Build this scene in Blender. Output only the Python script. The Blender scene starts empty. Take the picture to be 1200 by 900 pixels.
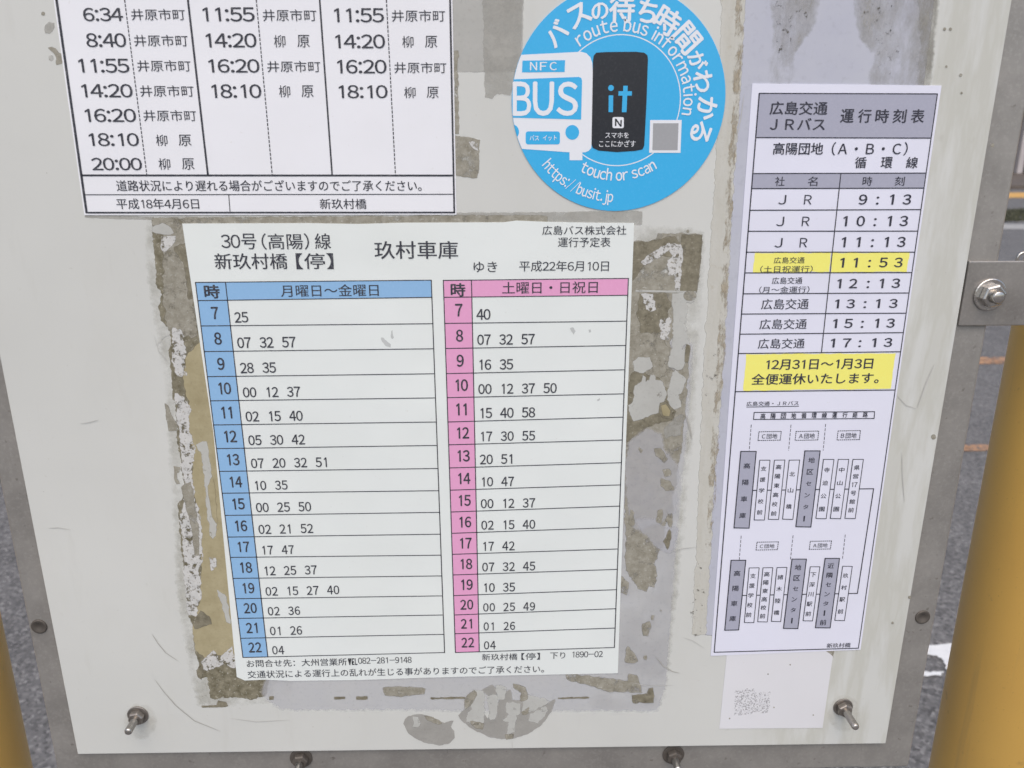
import bpy, math, random
from mathutils import Vector, Matrix
random.seed(7)
S = bpy.context.scene
COL = S.collection

# ------------------------------------------------------------------ camera
CAM = Vector((0.0, -0.57, 1.5)); FPX = 950.0
PITCH, YAW, ROLL = math.radians(17.06), math.radians(2.163), math.radians(0.142)
FW = Vector((math.sin(YAW)*math.cos(PITCH), math.cos(YAW)*math.cos(PITCH), -math.sin(PITCH)))
_r = Vector((math.cos(YAW), -math.sin(YAW), 0)); _u = _r.cross(FW)
RT = math.cos(ROLL)*_r + math.sin(ROLL)*_u
UP = -math.sin(ROLL)*_r + math.cos(ROLL)*_u
cd = bpy.data.cameras.new('camera'); cam = bpy.data.objects.new('camera', cd); COL.objects.link(cam)
cam.matrix_world = Matrix(((RT.x, UP.x, -FW.x, CAM.x), (RT.y, UP.y, -FW.y, CAM.y), (RT.z, UP.z, -FW.z, CAM.z), (0, 0, 0, 1)))
cd.sensor_fit = 'HORIZONTAL'; cd.sensor_width = 36; cd.lens = 36*FPX/1200
cd.clip_start = 0.02; cd.clip_end = 2000
cd.dof.use_dof = True; cd.dof.focus_distance = 0.63; cd.dof.aperture_fstop = 11
S.camera = cam

# ------------------------------------------------------------------ light
SUN_EL, SUN_AZ = math.radians(58), math.radians(-178)     # azimuth from +Y, clockwise
w = bpy.data.worlds.new('World'); S.world = w; w.use_nodes = True
nt = w.node_tree; bg = nt.nodes['Background']
sky = nt.nodes.new('ShaderNodeTexSky'); sky.sky_type = 'NISHITA'; sky.sun_disc = False
sky.sun_elevation = SUN_EL; sky.sun_rotation = SUN_AZ
sky.air_density = 1.0; sky.dust_density = 4.0; sky.ozone_density = 0.6
nt.links.new(sky.outputs[0], bg.inputs[0]); bg.inputs[1].default_value = 0.145
sd = bpy.data.lights.new('sun', 'SUN'); sun = bpy.data.objects.new('sun', sd); COL.objects.link(sun)
sd.energy = 1.0; sd.angle = math.radians(80); sd.color = (1.0, 0.955, 0.90)
sdir = Vector((math.sin(SUN_AZ)*math.cos(SUN_EL), math.cos(SUN_AZ)*math.cos(SUN_EL), math.sin(SUN_EL)))
sun.rotation_euler = sdir.to_track_quat('Z', 'Y').to_euler(); sun.location = (0, -4, 8)
S.view_settings.view_transform = 'Standard'; S.view_settings.look = 'None'
S.view_settings.gamma = 1; S.view_settings.use_curve_mapping = False
S.view_settings.exposure = 0.23
S.cycles.max_bounces = 6

# ------------------------------------------------------------------ helpers: a pixel of the photograph onto a real plane
def ray(u, v): return FW + RT*((u-600)/FPX) - UP*((v-450)/FPX)
def P(u, v, y=0.0):                      # onto the board plane Y = y
    d = ray(u, v); return CAM + d*((y-CAM.y)/d.y)
def G(u, v, z=0.0):                      # onto the ground
    d = ray(u, v); return CAM + d*((z-CAM.z)/d.z)
def MPP(u, v): return (P(u+1, v)-P(u, v)).length
def lin(c): return tuple(((x/255)/12.92 if x/255 <= .04045 else ((x/255+.055)/1.055)**2.4) for x in c)
def col(r, g, b, k=0.95): return tuple(min(.9, x/k) for x in lin((r, g, b)))+(1,)

def link(o, parent=None):
    COL.objects.link(o)
    if parent is not None:
        o.parent = parent
        o.matrix_parent_inverse = parent_world(parent).inverted()
    return o
def parent_world(o):
    m = Matrix.Translation(o.location)
    return m if o.parent is None else m   # only roots carry a location
def mesh(name, verts, faces, mat, parent=None, smooth=False):
    m = bpy.data.meshes.new(name); m.from_pydata([tuple(v) for v in verts], [], faces); m.update()
    if smooth:
        for p in m.polygons: p.use_smooth = True
    o = bpy.data.objects.new(name, m)
    if mat: m.materials.append(mat)
    return link(o, parent)
def edge_attr(o, vals):
    a = o.data.attributes.new('edge', 'FLOAT', 'POINT'); a.data.foreach_set('value', vals); return o
def thing(name, label, cat, loc, group=None):
    o = bpy.data.objects.new(name, None); COL.objects.link(o); o.location = loc
    o.empty_display_size = .02; o['label'] = label; o['category'] = cat
    if group: o['group'] = group
    return o
class MB:
    def __init__(s): s.v = []; s.f = []
    def add(s, vs, fs):
        n = len(s.v); s.v += [Vector(x) for x in vs]; s.f += [tuple(i+n for i in f) for f in fs]
    def box(s, a, b):
        x0, y0, z0 = a; x1, y1, z1 = b
        s.add([(x0,y0,z0),(x1,y0,z0),(x1,y1,z0),(x0,y1,z0),(x0,y0,z1),(x1,y0,z1),(x1,y1,z1),(x0,y1,z1)],
              [(0,3,2,1),(4,5,6,7),(0,1,5,4),(1,2,6,5),(2,3,7,6),(3,0,4,7)])
    def lathe(s, prof, n, c, axis='Y', rot=0.0):   # profile of (radius, along)
        vs = []; fs = []
        for r, t in prof:
            for i in range(n):
                a = 2*math.pi*i/n+rot; q = (r*math.cos(a), r*math.sin(a))
                vs.append((c[0]+q[0], c[1]+t, c[2]+q[1]) if axis == 'Y' else (c[0]+q[0], c[1]+q[1], c[2]+t) if axis == 'Z' else (c[0]+t, c[1]+q[0], c[2]+q[1]))
        for k in range(len(prof)-1):
            for i in range(n):
                j = (i+1) % n; fs.append((k*n+i, k*n+j, (k+1)*n+j, (k+1)*n+i))
        fs.append(tuple(range(n))[::-1]); fs.append(tuple((len(prof)-1)*n+i for i in range(n)))
        s.add(vs, fs)
    def build(s, name, mat, parent=None, smooth=False): return mesh(name, s.v, s.f, mat, parent, smooth)
def bevel(o, wd, seg=2):
    m = o.modifiers.new('bevel', 'BEVEL'); m.width = wd; m.segments = seg; m.limit_method = 'ANGLE'; return o

# ------------------------------------------------------------------ materials
def newmat(name):
    m = bpy.data.materials.new(name); m.use_nodes = True
    return m, m.node_tree, m.node_tree.nodes['Principled BSDF']
def nd(t, ty, **kw):
    n = t.nodes.new(ty)
    for k, v in kw.items(): setattr(n, k, v)
    return n
def noise(t, scale, detail=5, rough=.55, stretch=None, dist=0):
    g = nd(t, 'ShaderNodeNewGeometry'); n = nd(t, 'ShaderNodeTexNoise')
    n.inputs['Scale'].default_value = scale; n.inputs['Detail'].default_value = detail
    n.inputs['Roughness'].default_value = rough; n.inputs['Distortion'].default_value = dist
    if stretch:
        mp = nd(t, 'ShaderNodeMapping'); mp.inputs['Scale'].default_value = stretch
        t.links.new(g.outputs['Position'], mp.inputs[0]); t.links.new(mp.outputs[0], n.inputs['Vector'])
    else: t.links.new(g.outputs['Position'], n.inputs['Vector'])
    return n.outputs['Fac']
def ramp(t, src, lo, hi, a=0.0, b=1.0):
    n = nd(t, 'ShaderNodeMapRange'); n.inputs[1].default_value = lo; n.inputs[2].default_value = hi
    n.inputs[3].default_value = a; n.inputs[4].default_value = b; t.links.new(src, n.inputs[0]); return n.outputs[0]
def mix(t, fac, a, b):
    n = nd(t, 'ShaderNodeMix', data_type='RGBA')
    for sock, val in ((n.inputs[0], fac), (n.inputs[6], a), (n.inputs[7], b)):
        if hasattr(val, 'links'): t.links.new(val, sock)
        else: sock.default_value = val
    return n.outputs[2]
def math_(t, op, a, b):
    n = nd(t, 'ShaderNodeMath', operation=op)
    for i, val in enumerate((a, b)):
        if hasattr(val, 'links'): t.links.new(val, n.inputs[i])
        else: n.inputs[i].default_value = val
    return n.outputs[0]
def bump(t, b, src, strength, dist=.001):
    n = nd(t, 'ShaderNodeBump'); n.inputs['Strength'].default_value = strength; n.inputs['Distance'].default_value = dist
    t.links.new(src, n.inputs['Height']); t.links.new(n.outputs[0], b.inputs['Normal'])
def plain(name, c, rough=.6, var=.06, scale=60, metal=0, spec=.4):
    m, t, b = newmat(name)
    d = tuple(x*(1-var) for x in c[:3])+(1,); e = tuple(min(.95, x*(1+var)) for x in c[:3])+(1,)
    t.links.new(mix(t, ramp(t, noise(t, scale), .3, .7), d, e), b.inputs['Base Color'])
    b.inputs['Roughness'].default_value = rough; b.inputs['Metallic'].default_value = metal
    b.inputs['Specular IOR Level'].default_value = spec
    return m
def paper(name, c, wave=.25, coat=.0):
    m, t, b = newmat(name)
    e = tuple(x*.965 for x in c[:3])+(1,)
    cc = mix(t, ramp(t, noise(t, 9, 4), .35, .65), c, e)
    cc = mix(t, ramp(t, noise(t, 300, 2), .70, .82, 0, .25), cc, col(190, 188, 180))
    t.links.new(cc, b.inputs['Base Color'])
    c3 = mix(t, ramp(t, noise(t, 5, 5, .65), .50, .72, 0, .35), cc, tuple(x*y for x, y in zip(c[:3], (.95, .945, .91)))+(1,))
    t.links.new(c3, b.inputs['Base Color']); b.inputs['Coat Weight'].default_value = coat; b.inputs['Coat Roughness'].default_value = .22
    b.inputs['Roughness'].default_value = .55; b.inputs['Specular IOR Level'].default_value = .25
    bump(t, b, noise(t, 14, 2, .4), wave, .004)
    return m
def ink(name, c, worn=.12, coat=0.0):
    m, t, b = newmat(name)
    e = tuple(min(.9, x+worn) for x in c[:3])+(1,)
    t.links.new(mix(t, ramp(t, noise(t, 700, 3), .5, .8), c, e), b.inputs['Base Color'])
    b.inputs['Roughness'].default_value = .6; b.inputs['Specular IOR Level'].default_value = .2
    b.inputs['Coat Weight'].default_value = coat; b.inputs['Coat Roughness'].default_value = .15
    return m
def stain(name, a, b2, speck, scale=120, lo=.35, hi=.65, sp=(.62, .70), alpha=1.0, hole=None, hscale=90, rough=.6, stretch=None):
    """mottled residue: two tones, a speckle tone, optional worn-through holes"""
    m, t, b = newmat(name)
    c = mix(t, ramp(t, noise(t, scale, 6, .65, stretch), lo, hi), a, b2)
    c = mix(t, ramp(t, noise(t, scale*3.1, 4, .6), sp[0], sp[1]), c, speck)
    c = mix(t, ramp(t, noise(t, scale*9, 3, .6), .55, .8, 0, .35), c, tuple(x*.6 for x in a[:3])+(1,))
    t.links.new(c, b.inputs['Base Color']); b.inputs['Roughness'].default_value = rough
    bump(t, b, noise(t, scale*3, 4), .25, .0006)
    at = nd(t, 'ShaderNodeAttribute', attribute_name='edge')
    e = math_(t, 'ADD', at.outputs['Fac'], math_(t, 'MULTIPLY', math_(t, 'SUBTRACT', noise(t, 190, 5, .65), .5), 1.1))
    e = ramp(t, e, .22, .72)
    al = ramp(t, noise(t, hscale, 6, .7, stretch), hole[0], hole[1], 0, alpha) if hole else alpha
    t.links.new(math_(t, 'MULTIPLY', e, al), b.inputs['Alpha'])
    return m
M = {}
# the white panel: chalky paint, vertical wipe streaks, specks, yellowed varnish towards its right edge
def panel_mat():
    m, t, b = newmat('panel_paint')
    c = mix(t, ramp(t, noise(t, 3.2, 4), .32, .68), col(206, 208, 204), col(196, 198, 194))
    st = noise(t, 1, 5, .6, (52, 52, 9))
    g = nd(t, 'ShaderNodeNewGeometry'); sx = nd(t, 'ShaderNodeSeparateXYZ'); t.links.new(g.outputs['Position'], sx.inputs[0])
    wob = math_(t, 'ADD', sx.outputs[0], math_(t, 'MULTIPLY', noise(t, 14, 3), .03))
    band = ramp(t, wob, .235, .275)
    c = mix(t, math_(t, 'MULTIPLY', ramp(t, st, 0.42, .58, .0, .6), band), c, col(178, 178, 166))
    c = mix(t, math_(t, 'MULTIPLY', ramp(t, st, .55, .62, 0, .5), band), c, col(202, 204, 200))
    c = mix(t, ramp(t, st, .60, .75, 0, .18), c, col(176, 175, 166))
    c = mix(t, ramp(t, noise(t, 55, 3, .5), .70, .78, 0, .25), c, col(165, 163, 152))
    c = mix(t, ramp(t, noise(t, 420, 2, .5), .76, .80, 0, .6), c, col(120, 116, 104))
    t.links.new(c, b.inputs['Base Color'])
    t.links.new(ramp(t, noise(t, 30), .3, .7, .42, .6), b.inputs['Roughness'])
    c2 = ramp(t, noise(t, 7, 6, .7, (1, 1, .45)), .52, .72, 0, .2); c = mix(t, c2, c, col(186, 185, 175))
    c = mix(t, ramp(t, noise(t, 210, 4, .6), .66, .74, 0, .3), c, col(170, 168, 158))
    t.links.new(c, b.inputs['Base Color']); b.inputs['Coat Weight'].default_value = .2; b.inputs['Coat Roughness'].default_value = .28
    b.inputs['Specular IOR Level'].default_value = .3
    bump(t, b, noise(t, 25, 4), .10, .002)
    return m
M['panel'] = panel_mat()
M['paper_a'] = paper('paper_cool_white', col(231, 233, 244))
M['paper_c'] = paper('paper_laminated_white', col(224, 230, 228), .4, .35)
M['paper_r'] = paper('paper_bluish_white', col(222, 224, 243))
M['paper_b'] = paper('label_white', col(216, 217, 221), .15)
M['ink'] = ink('black_print', col(60, 62, 70)); M['ink_r'] = ink('grey_black_print', col(58, 59, 70), .1)
M['blue'] = ink('blue_print', col(140, 181, 219), .03); M['pink'] = ink('pink_print', col(222, 160, 198), .03)
M['yellow'] = ink('yellow_marker', col(240, 233, 122), .03); M['grey'] = ink('grey_print', col(166, 168, 184), .03)
M['cyan'] = ink('cyan_vinyl', col(60, 174, 228), .02, .4); M['vwhite'] = ink('white_vinyl', col(224, 228, 234), .02)
M['vblack'] = ink('black_vinyl', col(40, 44, 51), .012, .4); M['vgrey'] = ink('mid_grey_vinyl', col(158, 160, 163), .03)
def steel(name, c, rough, metal, spot):
    m, t, b = newmat(name)
    c1 = mix(t, ramp(t, noise(t, 22, 6, .65), .3, .7), c, tuple(x*.72 for x in c[:3])+(1,))
    c1 = mix(t, ramp(t, noise(t, 420, 3, .6), .5, .75, 0, .35), c1, tuple(min(.9, x*1.25) for x in c[:3])+(1,))
    c1 = mix(t, ramp(t, noise(t, 160, 4), .66, .76, 0, spot), c1, (.10, .085, .065, 1))
    t.links.new(c1, b.inputs['Base Color']); b.inputs['Metallic'].default_value = metal
    t.links.new(ramp(t, noise(t, 40), .3, .7, rough-.08, rough+.12), b.inputs['Roughness'])
    bump(t, b, noise(t, 90, 5), .2, .0006)
    return m
M['frame'] = steel('weathered_steel', (.40, .385, .36, 1), .46, .5, .5)
M['bracket'] = steel('bracket_steel', (.42, .40, .375, 1), .36, .65, .3)
M['bolt'] = steel('bolt_steel', (.66, .63, .59, 1), .24, .95, .4)
M['nut'] = steel('dull_nut_steel', (.34, .31, .28, 1), .38, .85, .7)
M['rivet'] = steel('rusty_rivet_shaded_nut', (.13, .115, .10, 1), .6, .4, .9)
M['dark'] = plain('dark_grime', (.03, .028, .025, 1), .8)
def post_mat():
    m, t, b = newmat('yellow_post_paint')
    c = mix(t, ramp(t, noise(t, 9, 5), .3, .7), (.93, .56, .13, 1), (.88, .52, .125, 1))
    c = mix(t, ramp(t, noise(t, 500, 3), .66, .78, 0, .35), c, (.25, .12, .03, 1))
    c = mix(t, ramp(t, noise(t, 60, 5), .68, .78, 0, .4), c, (.30, .15, .05, 1))
    t.links.new(c, b.inputs['Base Color']); b.inputs['Roughness'].default_value = .38
    b.inputs['Specular IOR Level'].default_value = .45
    c = mix(t, ramp(t, noise(t, 34, 7, .7), .66, .72, 0, .7), c, (.42, .27, .12, 1))
    c = mix(t, ramp(t, noise(t, 1, 5, .6, (60, 60, 4)), .58, .74, 0, .35), c, (.50, .32, .13, 1))
    t.links.new(c, b.inputs['Base Color']); b.inputs['Coat Weight'].default_value = .25; b.inputs['Coat Roughness'].default_value = .25
    bump(t, b, noise(t, 260, 3), .12, .0006)
    return m
M['post'] = post_mat()
M['brown'] = stain('brown_tape_glue', col(94, 89, 69), col(142, 137, 118), col(188, 187, 178), 170, .34, .66, sp=(.60, .70), hole=(.22, .36), hscale=70)
M['olive'] = stain('dark_olive_glue', col(104, 99, 82), col(138, 133, 115), col(168, 166, 154), 170, .34, .66, sp=(.62, .74), hole=(.26, .42), hscale=80)
M['taupe'] = stain('taupe_glue', col(130, 126, 112), col(160, 157, 145), col(186, 186, 179), 160, .33, .66, sp=(.60, .72), hole=(.30, .46), hscale=75)
M['tan'] = stain('tan_glue', col(152, 142, 110), col(174, 165, 134), col(196, 194, 180), 55, .3, .7, sp=(.66, .76))
M['flake'] = stain('peeled_paper', col(190, 191, 189), col(204, 204, 201), col(150, 145, 132), 160, sp=(.58, .68), hole=(.40, .47), hscale=170)
M['flake2'] = stain('pale_patch', col(200, 202, 197), col(192, 193, 188), col(178, 177, 170), 50, sp=(.66, .76), hole=(.28, .40), hscale=90, alpha=.8)
M['film'] = stain('frosted_film', col(178, 181, 194), col(184, 187, 197), col(172, 174, 180), 20, sp=(.7, .8))
M['filmt'] = stain('thin_frosted_film', col(200, 202, 209), col(204, 205, 208), col(192, 192, 192), 30, sp=(.7, .8), alpha=.45)
M['ghost'] = stain('grey_ghost_mark', col(168, 167, 160), col(178, 178, 172), col(160, 158, 150), 40, hole=(.25, .62), hscale=35, alpha=.85)
M['ghost2'] = stain('pale_ghost_mark', col(182, 183, 178), col(190, 190, 186), col(176, 175, 170), 40, alpha=.7)
M['grime'] = stain('grey_green_grime', col(150, 148, 138), col(172, 171, 164), col(124, 120, 108), 70, sp=(.62, .75), hole=(.38, .68), hscale=24, stretch=(1.6, 1, .7), alpha=.6)
M['mould'] = stain('black_mould_specks', col(70, 66, 58), col(100, 96, 84), col(60, 56, 50), 200, hole=(.58, .68), hscale=190)
M['cream'] = stain('cream_tape', col(203, 203, 196), col(195, 194, 184), col(184, 180, 165), 60, stretch=(3, 1, .5), sp=(.60, .75), alpha=.9)
M['rust_line'] = stain('brown_tape_edge', col(150, 138, 116), col(184, 177, 160), col(118, 106, 86), 160, hole=(.46, .62), hscale=90, alpha=.9, stretch=(1.8, 1, .6))
M['halo'] = stain('faint_glue_haze', col(172, 170, 158), col(184, 183, 174), col(160, 157, 145), 60, hole=(.38, .75), hscale=26, alpha=.7)
M['bolt_dirt'] = stain('bolt_dirt', col(176, 171, 156), col(188, 185, 174), col(165, 158, 140), 60, hole=(.35, .8), hscale=50, alpha=.3)
M['bubble'] = stain('grey_sticker_residue', col(148, 147, 142), col(158, 157, 152), col(140, 138, 130), 60, sp=(.74, .82))
M['scratch'] = plain('scratch_grey', col(166, 165, 159), .7)
M['pencil'] = plain('soft_scuff', col(182, 182, 178), .7)

# ------------------------------------------------------------------ flat pieces on the board plane
Y_ST, Y_PAPER, Y_FILL, Y_RULE, Y_INK = -.00012, -.0006, -.0007, -.0008, -.0009
def poly(name, pts, mat, parent, y, jag=0, step=3.0, feather=0.0):
    if jag:
        out = []; n = len(pts)
        for i in range(n):
            a, b = pts[i], pts[(i+1) % n]; L = math.hypot(b[0]-a[0], b[1]-a[1]); k = max(1, int(L/step))
            nx, ny = (-(b[1]-a[1])/max(L, 1e-6), (b[0]-a[0])/max(L, 1e-6)); acc = 0
            for j in range(k):
                f = j/k; acc = .5*acc+random.uniform(-1, 1)*jag
                if j == 0: acc = 0
                out.append((a[0]+(b[0]-a[0])*f+nx*acc, a[1]+(b[1]-a[1])*f+ny*acc))
        pts = out
    n = len(pts)
    if not feather: return edge_attr(mesh(name, [P(u, v, y) for u, v in pts], [tuple(range(n))], mat, parent), [2.0]*n)
    ar = sum(pts[i][0]*pts[(i+1) % n][1]-pts[(i+1) % n][0]*pts[i][1] for i in range(n)); sg = 1 if ar > 0 else -1; out = []
    per = sum(math.hypot(pts[i][0]-pts[i-1][0], pts[i][1]-pts[i-1][1]) for i in range(n)); feather = min(feather, .7*abs(ar)/per)
    for i in range(n):
        a, b = pts[i-2], pts[(i+2) % n]; d = math.hypot(b[0]-a[0], b[1]-a[1]) or 1
        out.append((pts[i][0]+sg*(b[1]-a[1])/d*feather, pts[i][1]-sg*(b[0]-a[0])/d*feather))
    return edge_attr(mesh(name, [P(u, v, y) for u, v in pts+out], [tuple(range(n))]+[(i, (i+1) % n, (i+1) % n+n, i+n) for i in range(n)], mat, parent), [1.3]*n+[0.0]*n)
def ellipse(cu, cv, a, b, n=28, a0=0, a1=360):
    return [(cu+a*math.cos(math.radians(a0+(a1-a0)*i/n)), cv+b*math.sin(math.radians(a0+(a1-a0)*i/n))) for i in range(n+(0 if a1-a0 == 360 else 1))]
def rrect(u0, v0, u1, v1, r, sk=0.0):
    pts = []
    for cu, cv, a in ((u1-r, v0+r, -90), (u1-r, v1-r, 0), (u0+r, v1-r, 90), (u0+r, v0+r, 180)):
        for i in range(6):
            t = math.radians(a+18*i); pts.append((cu+r*math.cos(t)+sk*(cv+r*math.sin(t)-v0), cv+r*math.sin(t)))
    return pts
def seg(mb, p0, p1, wpx, y=None):
    y = Y_RULE if y is None else y
    a, b = P(*p0, y), P(*p1, y); d = (b-a)
    if d.length < 1e-7: return
    d.normalize(); n = Vector((-d.z, 0, d.x)); h = wpx*MPP(*p0)/2; a = a-d*h*.5; b = b+d*h*.5
    mb.add([a-n*h, b-n*h, b+n*h, a+n*h], [(0, 1, 2, 3)])
def dashes(mb, p0, p1, wpx, on, off):
    L = math.hypot(p1[0]-p0[0], p1[1]-p0[1]); t = 0
    while t < L:
        e = min(L, t+on); f = lambda q: (p0[0]+(p1[0]-p0[0])*q/L, p0[1]+(p1[1]-p0[1])*q/L)
        seg(mb, f(t), f(e), wpx); t += on+off
def sheet(name, label, cat, pts, mat, yf=Y_PAPER, part='paper', group=None):
    f = [P(u, v, yf) for u, v in pts]; b = [Vector((q.x, 0, q.z)) for q in f]; n = len(f)
    lo = min(f, key=lambda q: q.z); cx = sum(q.x for q in f)/n
    root = thing(name, label, cat, (cx, 0, lo.z), group)
    mesh(part, f+b, [tuple(range(n))]+[(i, i+n, (i+1) % n+n, (i+1) % n) for i in range(n)], mat, root)
    return root
# text: glyph outlines of the built-in font
fc = bpy.data.curves.new('t', 'FONT'); fo = bpy.data.objects.new('t', fc); fc.resolution_u = 3
_tc = {}
def raw(s):
    if s == '１': return [(.20, 0), (.285, 0), (.285, .733), (.225, .733), (.07, .63), (.07, .545), (.20, .625)], [(0, 1, 2, 3, 6), (3, 4, 5, 6)]
    fc.body = s
    m = bpy.data.meshes.new_from_object(fo)
    vs = [(v.co.x, v.co.y) for v in m.vertices]; fs = [tuple(p.vertices) for p in m.polygons]
    bpy.data.meshes.remove(m); return vs, fs
def wide(c): return chr(ord(c)+0xFEE0) if 33 <= ord(c) <= 126 and c != '|' else c
def glyphs(s, bold=0.0):
    """outlines of s with even gothic figures; bold strokes are built from slightly shifted copies"""
    k = (s, bold)
    if k not in _tc:
        vs = []; fs = []; x = 0.0
        for c in s:
            if c == ' ': x += .3; continue
            v1, f1 = raw(wide(c))
            if c == '/': v1 = [(p[0]*.5, p[1]) for p in v1]
            a, b = min(v[0] for v in v1), max(v[0] for v in v1)
            latin = 33 <= ord(c) <= 126
            off = x-a+.045 if latin else x
            if latin and c.isdigit(): w_ = .56; off = x+(w_-(b-a))/2-a; x += w_
            elif latin: x += (b-a)+.09
            else: x += 1.0
            n = len(vs); vs += [(p[0]+off, p[1]) for p in v1]; fs += [tuple(i+n for i in f) for f in f1]
        xs = [v[0] for v in vs]; ys = [v[1] for v in vs]
        _tc[k] = (vs, fs, min(xs), max(xs), min(ys), max(ys))
    return _tc[k]
def shifts(bold):
    if bold <= 0: return [(0, 0)]
    if bold < .01: return [(-bold, 0), (bold, 0)]
    return [(-bold, 0), (bold, 0), (0, -bold*.7), (0, bold*.7)]
def fit(mb, s, o, ax, ay, bold=0.0, y=None):           # ink box of s onto origin o with edge vectors ax, ay
    y = Y_INK if y is None else y
    vs, fs, x0, x1, y0, y1 = glyphs(s, bold)
    sx, sy = 1/max(1e-6, x1-x0), 1/max(1e-6, y1-y0)
    for i, (dx, dy) in enumerate(shifts(bold)):
        mb.add([Vector((o.x, y-i*.000004, o.z))+ax*((vx+dx-x0)*sx)+ay*((vy+dy-y0)*sy) for vx, vy in vs], fs)
def tbox(mb, s, u0, u1, v0, v1, slope=0.0, bold=0.0, y=None):
    y = Y_INK if y is None else y
    vm = (v0+v1)/2; a = P(u0, vm, y); b = P(u1, vm+slope*(u1-u0), y); ax = b-a
    h = (P(u0, v0, y)-P(u0, v1, y)).length; d = ax.normalized(); up = Vector((-d.z, 0, d.x))
    fit(mb, s, a-up*(h/2), ax, up*h, bold, y)
def text(root, s, u0, u1, v0, v1, slope=0.0, bold=0.0, mat=None, y=None, name='lettering'):
    mb = MB(); tbox(mb, s, u0, u1, v0, v1, slope, bold, y); return mb.build(name, mat or M['ink'], root)
def digits(mb, s, u, vb, hpx, cell, wide, slope, bold=0.0):  # evenly spaced digits, baseline at (u, vb)
    for i, ch in enumerate(s):
        vs, fs, x0, x1, y0, y1 = glyphs(ch, bold)
        wpx = (x1-x0)/.69*hpx*wide; cu = u+(i+.5)*cell; v = vb+slope*(cu-u)
        tbox(mb, ch, cu-wpx/2, cu+wpx/2, v-hpx, v, slope, bold)

# ================================================================== GROUND AND ROAD
def asphalt():
    m, t, b = newmat('asphalt')
    c = mix(t, ramp(t, noise(t, 2.5, 6, .65), .3, .7), (.105, .102, .100, 1), (.17, .165, .16, 1))
    v = nd(t, 'ShaderNodeTexVoronoi'); v.inputs['Scale'].default_value = 110; v.inputs['Randomness'].default_value = 1
    g = nd(t, 'ShaderNodeNewGeometry'); t.links.new(g.outputs['Position'], v.inputs['Vector'])
    sp = nd(t, 'ShaderNodeSeparateColor'); t.links.new(v.outputs['Color'], sp.inputs[0])
    c = mix(t, ramp(t, sp.outputs[0], .55, 1.0, 0, .75), c, (.30, .29, .28, 1))
    c = mix(t, ramp(t, sp.outputs[1], .6, 1.0, 0, .8), c, (.055, .053, .052, 1))
    c = mix(t, ramp(t, noise(t, 22, 5), .56, .70, 0, .6), c, (.07, .068, .066, 1))
    t.links.new(c, b.inputs['Base Color']); b.inputs['Roughness'].default_value = .85
    bump(t, b, noise(t, 130, 4), .5, .006)
    return m
M['asphalt'] = asphalt()
M['paint_w'] = stain('worn_white_road_paint', (.78, .78, .76, 1), (.70, .70, .69, 1), (.35, .35, .34, 1), 18, sp=(.70, .78), hole=(.30, .34), hscale=30)
M['paint_o'] = stain('worn_orange_road_paint', (.50, .27, .13, 1), (.38, .22, .13, 1), (.12, .11, .10, 1), 12, sp=(.5, .62), hole=(.36, .46), hscale=16)
M['paint_y'] = stain('orange_road_paint', (.72, .40, .10, 1), (.62, .36, .10, 1), (.4, .25, .1, 1), 5)
M['concrete'] = plain('kerb_concrete', (.36, .355, .34, 1), .9, .12, 6)
M['pave'] = plain('pavement_concrete', (.13, .11, .095, 1), .9, .15, 3)
M['weed'] = plain('weed_green', (.085, .088, .055, 1), .9, .3, 5)
def structure(o): o['kind'] = 'structure'; return o
R_ = 500
structure(mesh('ground', [(-R_, -R_, 0), (R_, -R_, 0), (R_, R_, 0), (-R_, R_, 0)], [(0, 1, 2, 3)], M['asphalt']))
def ground_strip(name, y0, y1, x0, x1, mat, z=.004):
    return structure(edge_attr(mesh(name, [(x0, y0, z), (x1, y0, z), (x1, y1, z), (x0, y1, z)], [(0, 1, 2, 3)], mat), [2.0]*4))
def gpoly(name, pts, mat, z=.004):
    out = []
    for i in range(len(pts)):
        a, b = pts[i], pts[(i+1) % len(pts)]
        for j in range(6):
            f = j/6; q = G(a[0]+(b[0]-a[0])*f, a[1]+(b[1]-a[1])*f); q.z = z
            if j: q += Vector((random.uniform(-.006, .006), random.uniform(-.006, .006), 0))
            out.append(q)
    return structure(edge_attr(mesh(name, out, [tuple(range(len(out)))], mat), [2.0]*len(out)))
gpoly('road_marking', [(1072, 757), (1140, 754), (1140, 800), (1112, 792), (1105.5, 775), (1096, 769), (1072, 768)], M['paint_w'])
gpoly('road_marking', [(1070, 789), (1106, 788), (1104, 793.5), (1070, 794)], M['paint_w'])
ya, yb = G(1160, 427).y, G(1160, 419).y
ground_strip('road_line', ya, yb, 1.2, 14, M['paint_o'])
ya, yb = G(1140, 529).y, G(1140, 522).y
ground_strip('road_line', ya, yb, .8, 9, M['paint_o'])
ya, yb = G(1190, 232).y, G(1190, 226).y
ground_strip('road_line', ya, yb, -60, 80, M['paint_y'], .008)
y_k0, y_k1 = G(1190, 269).y, G(1190, 263).y
ground_strip('kerb_line', y_k0, y_k1, -60, 80, M['concrete'], .006)
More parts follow.
